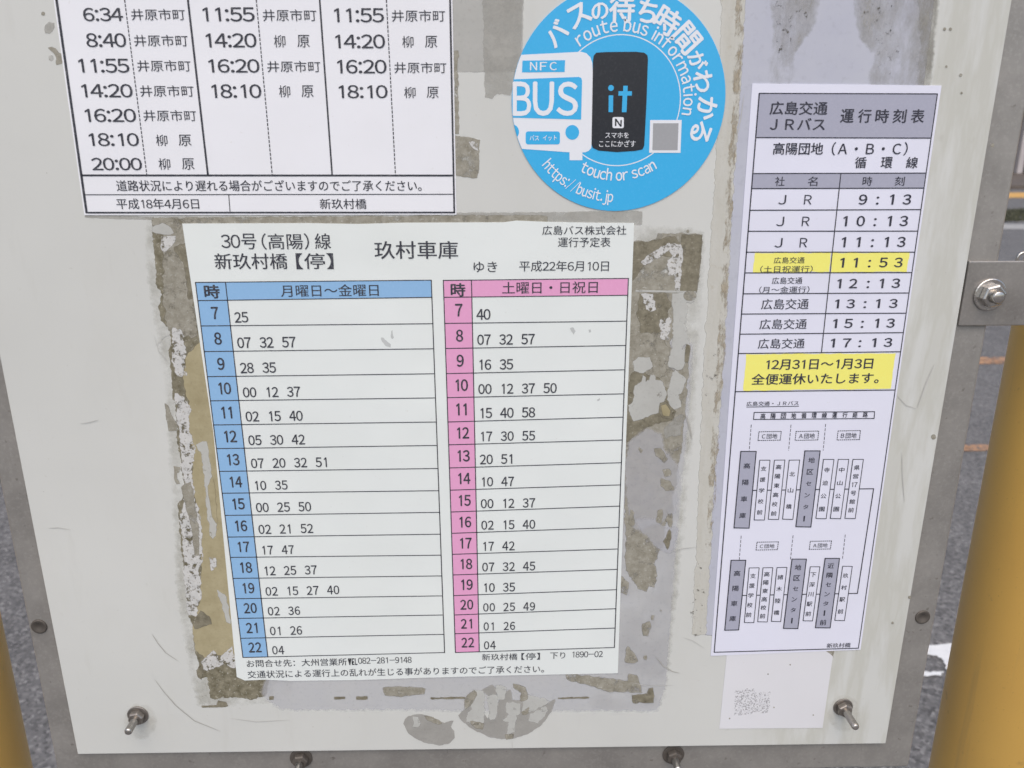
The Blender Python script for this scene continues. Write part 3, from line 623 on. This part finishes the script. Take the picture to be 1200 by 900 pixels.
for a0, a1, b0, b1, v0, v1 in ((182.7, 196, 209, 224, 157.8, 171), (185.8, 199.4, 213, 227.5, 185.5, 198.8), (321, 334.4, 348.3, 362.7, 41, 55.5), (326.9, 340, 353.2, 367.3, 100, 114), (471.3, 484.6, 498, 512.3, 42, 55.8), (473.6, 487, 500, 514, 101.7, 115)):
    mb = MB(); tbox(mb, '柳', a0, a1, v0, v1); tbox(mb, '原', b0, b1, v0, v1); mb.build('lettering', M['ink'], A)
text(A, '道路状況により遅れる場合がございますのでご了承ください。', 136.4, 493.9, 211, 224, 0, .008)
text(A, '平成18年4月6日', 136.4, 233, 232.6, 245, 0, .006); text(A, '新玖村橋', 374.8, 429.4, 232.8, 245, 0, .006)

# ================================================================== SHEET C: the blue and pink timetable
C = sheet('bus_timetable', 'laminated white timetable with blue weekday and pink weekend tables in the middle of the panel', 'timetable',
          [(213.5, 262), (250, 377+130), (277.4, 793.3), (287, 797.5), (310, 796.5), (340, 798), (420, 797), (490, 794.5), (600, 791.5), (724, 789), (727, 700), (735, 480), (743.2, 261.4), (690, 261), (640, 260), (605, 258.5), (590, 260.5), (470, 261), (420, 262.5), (360, 261.5)], M['paper_c'])
sl = lambda v: -.0098-(v-331)/439*.0147
TL = [331, 352.3, 382, 412, 441.4, 469.7, 498, 525.7, 552.4, 578, 604, 629.4, 653.2, 677.8, 701.6, 724.7, 748, 770.5]
TR = [328.3, 348.4, 379.3, 408.7, 438, 466.3, 494.5, 522, 549, 575, 600.4, 626, 650.6, 674.9, 698.3, 720.7, 743.4, 764.7]
KL = [328.6, 348.4, 379, 408.4, 437.8, 466, 494.5, 521.3, 548.4, 574.4, 600, 625, 649.6, 673.8, 698, 720.7, 742.7, 764.7]
KR = [326.2, 346, 376.3, 404.8, 433.3, 461.5, 488.8, 515.6, 542.2, 568.2, 593.1, 618, 643.3, 667.2, 691, 713.3, 736, 758.8]
def lx(a, b, v): return a[0]+(b[0]-a[0])*(v-a[1])/(b[1]-a[1])
def table(vl, vr, eL, eM, eR, fillm, mins, heads, u_pitch):
    mb = MB(); n = len(vl); pL = [(lx(*eL, v), v) for v in vl]; pR = [(lx(*eR, v), v) for v in vr]
    pM = []
    for i in range(n):
        um = lx(*eM, vl[i]); f = (um-pL[i][0])/(pR[i][0]-pL[i][0]); pM.append((um, vl[i]+(vr[i]-vl[i])*f))
    poly('header_cell', [pM[0], pR[0], pR[1], pM[1]], M[fillm], C, Y_FILL)
    for i in range(n-1): poly('hour_cell', [pL[i], pM[i], pM[i+1], pL[i+1]], M[fillm], C, Y_FILL)
    for i in range(n): seg(mb, pL[i], pM[i], 1.15); seg(mb, pM[i], pR[i], 1.05)
    for q in (pL, pM, pR):
        for i in range(n-1): seg(mb, q[i], q[i+1], 1.15)
    mb.build('ruled_lines', M['ink'], C)
    for k, h in enumerate(range(7, 23)):
        i = k+1; rh = vl[i+1]-vl[i]; vm = (pL[i][1]+pM[i][1]+pL[i+1][1]+pM[i+1][1])/4; um = (pL[i][0]+pM[i][0]+pL[i+1][0]+pM[i+1][0])/4
        f = k/15; hp = rh*(.465+.04*f); cell = 8.4-.4*f; s = str(h)
        mb = MB(); digits(mb, s, um+.8-cell*len(s)/2, vm+hp/2, hp, cell, .74, sl(vm), .026); mb.build('lettering', M['ink'], C)
        mb = MB(); vb = pM[i+1][1]-rh*.125; hp = rh*(.405+.02*f); pit = u_pitch[0]+(u_pitch[1]-u_pitch[0])*f; cell = 8.2-.8*f
        for j, s in enumerate(mins[h].split()):
            u = lx(*eM, vb)+5+j*pit; digits(mb, s, u, vb+sl(vb)*j*pit, hp, cell, .80, sl(vb), .015)
        mb.build('lettering', M['ink'], C)
    for s, u0, u1, v0, v1, bd in heads: text(C, s, u0, u1, v0, v1, -.009, bd)
wk = dict(zip(range(7, 23), '25|07 32 57|28 35|00 12 37|02 15 40|05 30 42|07 20 32 51|10 35|00 25 50|02 21 52|17 47|12 25 37|02 15 27 40|02 36|01 26|04'.split('|')))
we = dict(zip(range(7, 23), '40|07 32 57|16 35|00 12 37 50|15 40 58|17 30 55|20 51|10 47|00 12 37|02 15 40|17 42|07 32 45|10 35|00 25 49|01 26|04'.split('|')))
table(TL, TR, ((229, 331), (284.7, 770.5)), ((264.2, 331), (313.7, 769.5)), ((505.4, 328.3), (521, 764.7)), 'blue', wk, [('時', 239.6, 257, 334, 349.6, .025), ('月曜日～金曜日', 329, 443.6, 333.8, 348, .005)], (26.4, 23.5))
table(KL, KR, ((519.5, 328.6), (533.7, 764.7)), ((552.5, 328.6), (561.6, 764)), ((736.4, 326.2), (720, 758.8)), 'pink', we, [('時', 528.5, 545, 332, 347.4, .025), ('土曜日・日祝日', 588.5, 700.5, 330.5, 344.5, .005)], (26.0, 23.2))
for s, u0, u1, v0, v1, bd in (('30号', 259, 300.5, 273.8, 292, .004), ('(高陽)', 306.5, 362, 273.5, 292.5, .004), ('線', 369, 387.5, 273.5, 292, .004), ('新玖村橋', 251.6, 336.5, 297, 315.6, .009), ('【停】', 347, 390.5, 296.8, 315.4, .006), ('玖村車庫', 439, 536.5, 282.6, 303.5, .009),
        ('広島バス株式会社', 635.6, 734, 264.6, 275.4, .004), ('運行予定表', 654, 715.4, 278, 289.6, .004), ('ゆき', 555, 582.5, 306.6, 319, .004), ('平成22年6月10日', 608.6, 713.6, 305.6, 318.2, .004)):
    text(C, s, u0, u1, v0, v1, -.002, bd)
for s, u0, u1, v0, v1 in (('お問合せ先：大州営業所', 289, 406.4, 773.6, 782), ('℡', 408, 418.6, 771.6, 779.4), ('082-281-9148', 419.6, 482.3, 770.8, 778), ('新玖村橋', 564.9, 606.3, 766.4, 774.2), ('【停】', 611, 632.7, 765.4, 773.4), ('下り', 644.8, 662.4, 764.6, 772.2), ('1890-02', 671, 706.4, 763.6, 770.6), ('交通状況による運行上の乱れが生じる事がありますのでご了承ください。', 290.2, 637.5, 786.2, 795)):
    text(C, s, u0, u1, v0, v1, -.0195, .004)
M['smear'] = plain('grey_smear', col(186, 190, 189), .7)
for pts in (z2([(922, 485), (930, 485), (945, 500), (960, 512), (958, 524), (940, 518), (925, 500)], 170, 250, 3.333), z2([(962, 460), (966, 456), (972, 485), (966, 492), (960, 485)], 170, 250, 3.333), z2([(560, 448), (572, 445), (582, 460), (575, 474), (566, 462)], 500, 250, 3.333), z2([(632, 455), (640, 453), (642, 464), (634, 466)], 500, 250, 3.333), z2([(665, 728), (676, 722), (678, 728), (668, 734)], 500, 250, 3.333)):
    poly('smear', pts, M['smear'], C, Y_FILL, .4, 1.5)

# ================================================================== SHEET R: the narrow notice on the right
N = sheet('bus_timetable', 'narrow bluish white notice with grey heading, yellow highlights and a route diagram', 'timetable',
          [(881.7, 97.9), (1103.5, 100.2), (1060, 398), (1008.4, 761.4), (833, 768.6), (856, 450)], M['paper_r'])
rl = lambda v: .004-(v-109)/655*.032
B = [(889.8, 109.4), (1098.6, 110), (1006, 759.6), (837, 764.4)]
eLr, eRr = ((889.8, 109.4), (837, 764.4)), ((1098.6, 110), (1006, 759.6)); eMr = ((985.4, 203.6), (962.6, 413.8))
def row(v0, v1): return ((lx(*eLr, v0), v0), (lx(*eRr, v1), v1))
lines = [(161.2, 161.8), (203.4, 202.8), (221, 220.4), (246.4, 245.6), (271, 270.8), (295.5, 295.5), (319.8, 319.4), (344.3, 343.3), (368, 367), (391.6, 389.8), (414.3, 412.2), (459, 457)]
mb = MB()
for i in range(4): seg(mb, B[i], B[(i+1) % 4], 1.2)
for a, b in lines: seg(mb, *row(a, b), 1.2)
seg(mb, (985.4, 203.6), (962.6, 413.6), 1.2)
r0, r1, r2, r3 = row(109.4, 110), row(*lines[0]), row(*lines[1]), row(*lines[2])
poly('header_cell', [r0[0], r0[1], r1[1], r1[0]], M['grey'], N, Y_FILL); poly('header_cell', [r2[0], r2[1], r3[1], r3[0]], M['grey'], N, Y_FILL)
for pts in ([(884.8, 296.4), (973.6, 296.4), (971.6, 318.8), (882.4, 319)], [(976, 296.2), (1066, 296.2), (1062.6, 318.6), (973.8, 318.8)], [(874.4, 415), (1049.8, 414), (1043.8, 455.4), (871, 457.8)]):
    poly('highlight', pts, M['yellow'], N, Y_FILL, .5, 4)
def tn(s, u0, u1, v0, v1, bd=.006): text(N, s, u0, u1, v0, v1, rl((v0+v1)/2), bd, M['ink_r'])
for q in (('広島交通', 902.5, 969.8, 119, 134.3, .016), ('ＪＲバス', 902.8, 967, 138.4, 152.2, .016), ('高陽団地', 906.2, 964.6, 167.2, 181.1, .014), ('（Ａ・Ｂ・Ｃ）', 975, 1063.7, 166.5, 182, .010),
          ('広島交通', 907, 943, 301.3, 308.8, .004), ('（土日祝運行）', 891, 952.4, 311.6, 319.4, .004), ('広島交通', 904.8, 940.3, 325, 332.8, .004), ('（月～金運行）', 889.8, 948.6, 335.8, 343.4, .004),
          ('広島交通', 892.4, 947.8, 350.4, 362.7, .006), ('広島交通', 890.3, 945.5, 374, 386, .006), ('広島交通', 888.5, 943, 397, 408.7, .006), ('12月31日～1月3日', 898.2, 1023, 421.6, 433.6, .018), ('全便運休いたします。', 880.9, 1030, 438.3, 451, .016),
          ('広島交通・ＪＲバス', 875, 936, 470.6, 475.8, .008), ('新玖村橋', 969, 996.8, 754, 759.4, .008)): tn(*q)
def spaced(s, us, wpx, v0, v1, bd, root=N):
    mb = MB()
    for ch, u in zip(s, us):
        k = .28 if ch in ':：' else .45 if ch == '1' else 1
        vv0, vv1 = (v0+(v1-v0)*.22, v1) if ch in ':' else (v0, v1)
        tbox(mb, ch, u-wpx*k/2, u+wpx*k/2, vv0+rl(v0)*(u-us[0]), vv1+rl(v0)*(u-us[0]), rl(v0), bd)
    mb.build('lettering', M['ink_r'], root)
spaced('運行時刻表', [993, 1013.4, 1034, 1054.4, 1075.6], 15, 128, 143.6, .018)
spaced('循環線', [1008.7, 1039.2, 1069], 13.2, 184, 197, .014)
spaced('社名', [914, 952.5], 11.4, 207, 218, .006); spaced('時刻', [1016.7, 1054.5], 11.2, 207, 217.6, .006)
for us, v0, v1 in (((916.8, 947), 228.5, 239.5), ((914.4, 944.4), 254, 265), ((912.4, 941.8), 279, 290)): spaced('JR', us, 9, v0, v1, -.004)
for s, us, v0, v1 in (('9:13', (1011.5, 1028.5, 1045.3, 1063), 228, 239.6), ('10:13', (990.6, 1008.8, 1025.5, 1042.6, 1059.3), 253.3, 265), ('11:13', (988.8, 1006, 1022.4, 1039, 1056.4), 278, 289.5), ('11:53', (987, 1002.7, 1019, 1035.4, 1053), 302.4, 313.4),
                      ('12:13', (983.6, 1000, 1017.4, 1033.3, 1050), 327, 337.7), ('13:13', (981, 997, 1013.7, 1029, 1047), 351, 361.2), ('15:13', (978.7, 994.5, 1010.6, 1027.7, 1043.8), 374, 384.4), ('17:13', (976, 992.5, 1007.8, 1024.4, 1040.8), 397, 407)):
    spaced(s, us, 9.2, v0, v1, .02)
# route diagram
seg(mb, (875, 477), (936, 476), .8)
bxp = [(883.8, 483.3), (1024.9, 482.4), (1024.4, 490.4), (883, 491.6)]
for i in range(4): seg(mb, bxp[i], bxp[(i+1) % 4], 1.0)
spaced('高陽団地循環線運行経路', [894.2+12*i for i in range(11)], 5.6, 484.6, 490.8, .02)
for u0, v0, u1, v1, s in ((888.9, 506, 915, 516.2, 'Ｃ団地'), (932.4, 505.6, 958.9, 516, 'Ａ団地'), (981.6, 505, 1007.8, 515.6, 'Ｂ団地'), (886.6, 635.4, 911.6, 644.6, 'Ｃ団地'), (949, 634.4, 973.8, 643.8, 'Ａ団地')):
    for a, b in (((u0+.6, v0), (u1+.6, v0-.5)), ((u1+.6, v0-.5), (u1-.6, v1-.5)), ((u1-.6, v1-.5), (u0-.6, v1)), ((u0-.6, v1), (u0+.6, v0))): dashes(mb, a, b, .9, 1.3, 1.1)
    tn(s, u0+4, u1-4, v0+2.4, v1-2, .006)
for a, b in (((880.4, 497.8), (878, 528)), ((927, 497.8), (924.2, 527.8)), ((967.6, 497), (964.7, 527.8)), ((868.6, 628), (866.4, 655.6)), ((929.4, 627.6), (926.4, 655.2)), ((990.6, 626.6), (987.4, 654.4))): dashes(mb, a, b, .7, 3.2, 1.8)
seg(mb, (876, 574.8), (1023.8, 572.7), 1.2); seg(mb, (1023.8, 572.7), (1004.8, 695.4), 1.2); seg(mb, (1004.8, 695.4), (860, 698), 1.2)
mb.build('ruled_lines', M['ink_r'], N)
Y_BOX = Y_RULE-.00006
for tlc, trc, brc, blc, s, c0, c1, g in (
    ((868.2, 529), (886.2, 529), (877.8, 618.9), (860.2, 618.6), '高陽車庫', (875.3, 546), (870.2, 604.2), 1), ((890.4, 539.3), (902.4, 539.3), (895.8, 609.3), (883.8, 609.3), '支援学校前', (894.9, 549.3), (890.2, 600.4), 0),
    ((907.6, 539.3), (919.8, 539.1), (912.4, 608.7), (900.4, 608.5), '高陽東高校前', (912.4, 547.3), (906.7, 601.8), 0), ((924.9, 539.3), (937.1, 539.1), (929.1, 608.7), (917.1, 608.3), '北山橋', (928.4, 555.6), (924.4, 593.6), 0),
    ((943.3, 528.4), (961.1, 528.4), (950.2, 617.6), (932.7, 617.2), '地区センタ｜', (951.1, 539.3), (942.4, 607.8), 1), ((965.1, 538.4), (977.3, 538.4), (968.2, 607.8), (956.2, 607.5), '寺迫公園', (969.1, 550.7), (963.1, 596.7), 0),
    ((982.4, 538.4), (994.7, 538.4), (985.1, 607.8), (973.1, 607.5), '中山公園', (986.4, 550.7), (980, 596.7), 0), ((999.6, 538.4), (1011.8, 538.3), (1002.2, 607.7), (990.2, 607.4), ('県', '営', '17', '号', '館', '前'), (1004.2, 548.2), (997.3, 597.8), 0),
    ((856.8, 656.6), (874, 656.6), (865.6, 738.2), (849.4, 738.6), '高陽車庫', (863.8, 672), (858.6, 725), 1), ((878, 665.6), (889.6, 665.4), (883.4, 729.6), (872.4, 729.6), '支援学校前', (882.4, 675), (877.4, 720.6), 0),
    ((894.2, 665.4), (905.6, 665.2), (899.2, 728.8), (888, 728.6), '高陽東高校前', (898.6, 673), (893.6, 722), 0), ((910.6, 665.2), (922.2, 664.9), (914.8, 728.4), (904, 728.1), '諸木陸橋', (914.6, 676.4), (910, 718), 0),
    ((928.2, 655.2), (945, 655.2), (935, 736.6), (918.2, 736.4), '地区センタ｜', (935.2, 665), (928, 727.4), 1), ((949.6, 664.2), (960.8, 664.2), (952.2, 727.6), (941.2, 727.4), '下深川駅前', (953, 673.6), (947.2, 719.4), 0),
    ((967, 654.4), (983.8, 654.4), (972.8, 735.8), (955.6, 735.6), '近隣センタ｜前', (973.8, 663), (964.6, 729.6), 1), ((987.6, 663.6), (998.8, 663.8), (989.6, 727.2), (978.4, 727), '玖村駅前', (991, 674.6), (985, 716.6), 0)):
    q = [tlc, trc, brc, blc]
    o = poly('stop_box', q, M['grey'] if g else M['paper_r'], N, Y_BOX)
    mb = MB()
    for i in range(4): seg(mb, q[i], q[(i+1) % 4], 1.2 if g else .9, Y_BOX-.00006)
    wd = 7.4 if g else 6.4
    for i, ch in enumerate(s):
        f = i/(len(s)-1); u = c0[0]+(c1[0]-c0[0])*f; v = c0[1]+(c1[1]-c0[1])*f
        kx, ky = (.16, 1) if ch == '｜' else (.8, .8) if ch in 'センタ' else (1, 1)
        tbox(mb, '|' if ch == '｜' else ch, u-wd*kx/2, u+wd*kx/2, v-wd*.42*ky, v+wd*.42*ky, rl(v), .018, Y_BOX-.00012)
    mb.build('lettering', M['ink_r'], N)

# blank white label under the notice
Bk = sheet('blank_label', 'small faded white label with grey scuffs stuck under the narrow notice', 'label', [(852, 764), (978, 760), (976, 769), (964, 853), (843, 854)], M['paper_b'], -.0004, 'label_sheet')
M['fade'] = stain('faded_print', col(150, 150, 152), col(176, 176, 180), col(140, 140, 140), 500, hole=(.50, .60), hscale=800, alpha=.6)
poly('faded_smudge', [(862, 809), (884, 807), (886, 812), (903, 810), (900, 836), (888, 834), (880, 838), (860, 838)], M['fade'], Bk, -.00048, 1.2, 2)
for pts in ([(966, 760), (978, 760), (977, 771)],): poly('dirty_corner', pts, M['taupe'], Bk, -.0005, .6, 2)
for u, v in ((855, 842), (900, 790), (926, 779), (953, 838), (907, 829)): poly('speck', ellipse(u, v, .9, .9, 8), M['taupe'], Bk, -.00048)

# ================================================================== ROUND STICKER
e0, e1, e2 = P(599.6, 117, Y_PAPER), P(850, 117, Y_PAPER), P(725, 247.2, Y_PAPER)
SR = (e1.x-e0.x)/2; SC = Vector(((e0.x+e1.x)/2, Y_PAPER, e2.z+SR)); NS = 96
K = thing('round_sticker', 'round bright blue sticker with white bus drawing and black phone', 'sticker', (SC.x, 0, SC.z-SR))
f = [Vector((SC.x+SR*math.cos(2*math.pi*i/NS), Y_PAPER, SC.z+SR*math.sin(2*math.pi*i/NS))) for i in range(NS)]
mesh('vinyl_disc', f+[Vector((q.x, 0, q.z)) for q in f], [tuple(range(NS))]+[(i, i+NS, (i+1) % NS+NS, (i+1) % NS) for i in range(NS)], M['cyan'], K)
def pol(a, r, y): a = math.radians(a); return Vector((SC.x+r*SR*math.sin(a), y, SC.z+r*SR*math.cos(a)))
def zs(pts): return z2(pts, 560, 0, 3.4625)
YR0 = Y_PAPER-.00005; Y1, Y2, Y3 = Y_PAPER-.0001, Y_PAPER-.0002, Y_PAPER-.0003
mb = MB(); n = 160                                             # thin ring
for i in range(n):
    a0, a1 = 360*i/n, 360*(i+1)/n; mb.add([pol(a0, .572, YR0), pol(a1, .572, YR0), pol(a1, .581, YR0), pol(a0, .581, YR0)], [(0, 1, 2, 3)])
mb.build('ring', M['vwhite'], K)
def disc_clip(pts):                                            # keep the drawing inside the sticker edge
    out = []
    for u, v in pts:
        q = P(u, v, Y1); d = Vector((q.x-SC.x, 0, q.z-SC.z))
        if d.length > SR*.997: d = d.normalized()*SR*.997
        out.append(Vector((SC.x+d.x, 0, SC.z+d.z)))
    return out
def kmesh(name, pts, mat, y, parent=None):
    vs = disc_clip(pts); return mesh(name, [Vector((q.x, y, q.z)) for q in vs], [tuple(range(len(vs)))], mat, parent or K)
left_edge = [(100, y) for y in range(618, 209, -12)]
body = [(420, 210), (440, 216), (456, 232), (464, 255), (467, 300)] + [(463, 560), (460, 600), (450, 612), (435, 618)] + [(424, 618), (424, 650), (372, 650), (372, 618), (150, 618)] + left_edge[1:] + [(150, 210)]
bus = kmesh('bus_drawing', zs(body), M['vwhite'], Y1)
kmesh('sign_plate', zs([(181, 246), (354, 244), (352, 292), (179, 294)]), M['cyan'], Y2, K)
kmesh('windscreen', zs([(100, y) for y in range(484, 312, -12)] + [(100, 312), (410, 312), (419, 316), (423, 326), (419, 485)]), M['cyan'], Y2, K)
kmesh('headlight', zs(ellipse(383, 537, 28, 30)), M['cyan'], Y2, K); kmesh('headlight', zs(ellipse(140, 535, 27, 30)), M['cyan'], Y2, K)
kmesh('number_plate', zs(rrect(194, 533, 333, 586, 10)), M['cyan'], Y2, K)
def tk(s, u0, u1, v0, v1, bd=0.0, mat='vwhite', slope=0.0):
    (a, c), (b, d) = zs([(u0, v0), (u1, v1)]); text(K, s, a, b, c, d, slope, bd, M[mat], Y3)
for ch, u in (('N', 226), ('F', 266), ('C', 306)): tk(ch, u-14, u+14, 252, 285, .012)
for ch, u0, u1 in (('B', 144, 214), ('U', 226, 306), ('S', 322, 404)): tk(ch, u0, u1, 334, 468, .022)
tk('バス', 210, 248, 549, 570, .01); tk('イット', 264, 320, 549, 570, .01)
kmesh('phone_drawing', zs([(480, 214), (520, 211), (640, 210), (675, 214), (688, 224), (690, 240), (684, 420), (675, 590), (668, 606), (640, 612), (565, 617), (490, 611), (466, 600), (461, 585), (464, 420), (467, 245), (470, 226)]), M['vblack'], Y2)
kmesh('letter_i', zs([(531, 387), (549, 387), (548, 455), (530, 455)]), M['cyan'], Y3); kmesh('letter_i_dot', zs(ellipse(540, 357, 11.5, 12)), M['cyan'], Y3)
kmesh('letter_t', zs([(590, 348), (608, 348), (607, 370), (625, 370), (624, 388), (606, 388), (603, 455), (584, 455), (587, 388), (570, 388), (571, 370), (589, 370)]), M['cyan'], Y3)
kmesh('contactless_mark', zs(rrect(546, 475, 592, 520, 7)), M['vwhite'], Y3)
Y4 = Y3-.00008
kmesh('contactless_letter', zs([(556, 512), (556, 482), (562, 482), (578, 505), (578, 488), (584, 486), (583, 514), (577, 514), (562, 492), (562, 510)]), M['vblack'], Y4)
tk('スマホを', 517, 612, 537, 560, .006); tk('ここにかざす', 492, 640, 569, 596, .006)
kmesh('code_label', zs([(699, 487), (827, 487), (822, 620), (695, 620)]), M['vwhite'], Y2)
kmesh('code_blank', zs([(711, 500), (814, 500), (810, 609), (708, 609)]), M['vgrey'], Y3)
def arc_glyph(mb, ch, a, r0, hgt, wid, bold, inward=False, yoff=0.0):
    """ink box of ch, centred on angle a; baseline at radius r0 (tops outward, or inward along the bottom)"""
    vs, fs, x0, x1, y0, y1 = glyphs(ch, bold); c = pol(a, r0, Y2); t = math.radians(a)
    out = Vector((math.sin(t), 0, math.cos(t))); tan = Vector((math.cos(t), 0, -math.sin(t)))
    if inward: out, tan = -out, -tan
    for i, (dx, dy) in enumerate(shifts(bold)):
        pts = [c+tan*((vx+dx-(x0+x1)/2)*wid*SR)+out*((vy+dy-yoff)*hgt*SR) for vx, vy in vs]
        mb.add([Vector((q.x, Y2-i*.000004, q.z)) for q in pts], fs)
for ch, x, y, sz in zip('バスの待ち時間がわかる', (318, 410, 495, 585, 688, 770, 848, 892, 915, 930, 905), (135, 62, 45, 35, 45, 85, 155, 245, 330, 440, 535), (84, 86, 66, 100, 84, 98, 98, 68, 78, 84, 80)):
    u, v = 560+x/3.4625, y/3.4625; q = P(u, v, Y2); d = Vector((q.x-SC.x, 0, q.z-SC.z)); a = math.degrees(math.atan2(d.x, d.z)); r = d.length/SR
    mb = MB(); vs, fs, x0, x1, y0, y1 = glyphs(ch, .028); s = sz/3.4625*MPP(u, v)/SR/max(x1-x0, y1-y0)
    arc_glyph(mb, ch, a, r, s, s, .028, False, (y0+y1)/2); mb.build('lettering', M['vwhite'], K)
def arc_text(s, a0, a1, r0, size, bold, inward):
    adv = [.30 if c == ' ' else (glyphs(c, bold)[3]-glyphs(c, bold)[2])+.10 for c in s]; tot = sum(adv)-.1; x = -.05; word = MB()
    for c, w_ in zip(s, adv):
        a = a0+(a1-a0)*(x+w_/2)/tot; x += w_
        if c == ' ': word.build('lettering', M['vwhite'], K); word = MB(); continue
        arc_glyph(word, c, a, r0, size, abs(math.radians(a1-a0))*r0/tot, bold, inward)
    word.build('lettering', M['vwhite'], K)
arc_text('route bus information', -38.5, 100.5, .605, .155, .014, False)
arc_text('touch or scan', 209.5, 147, .715, .140, .014, True)
arc_text('https://busit.jp', 231, 181.5, .915, .135, .012, True)
bpy.data.objects.remove(fo); bpy.data.curves.remove(fc)
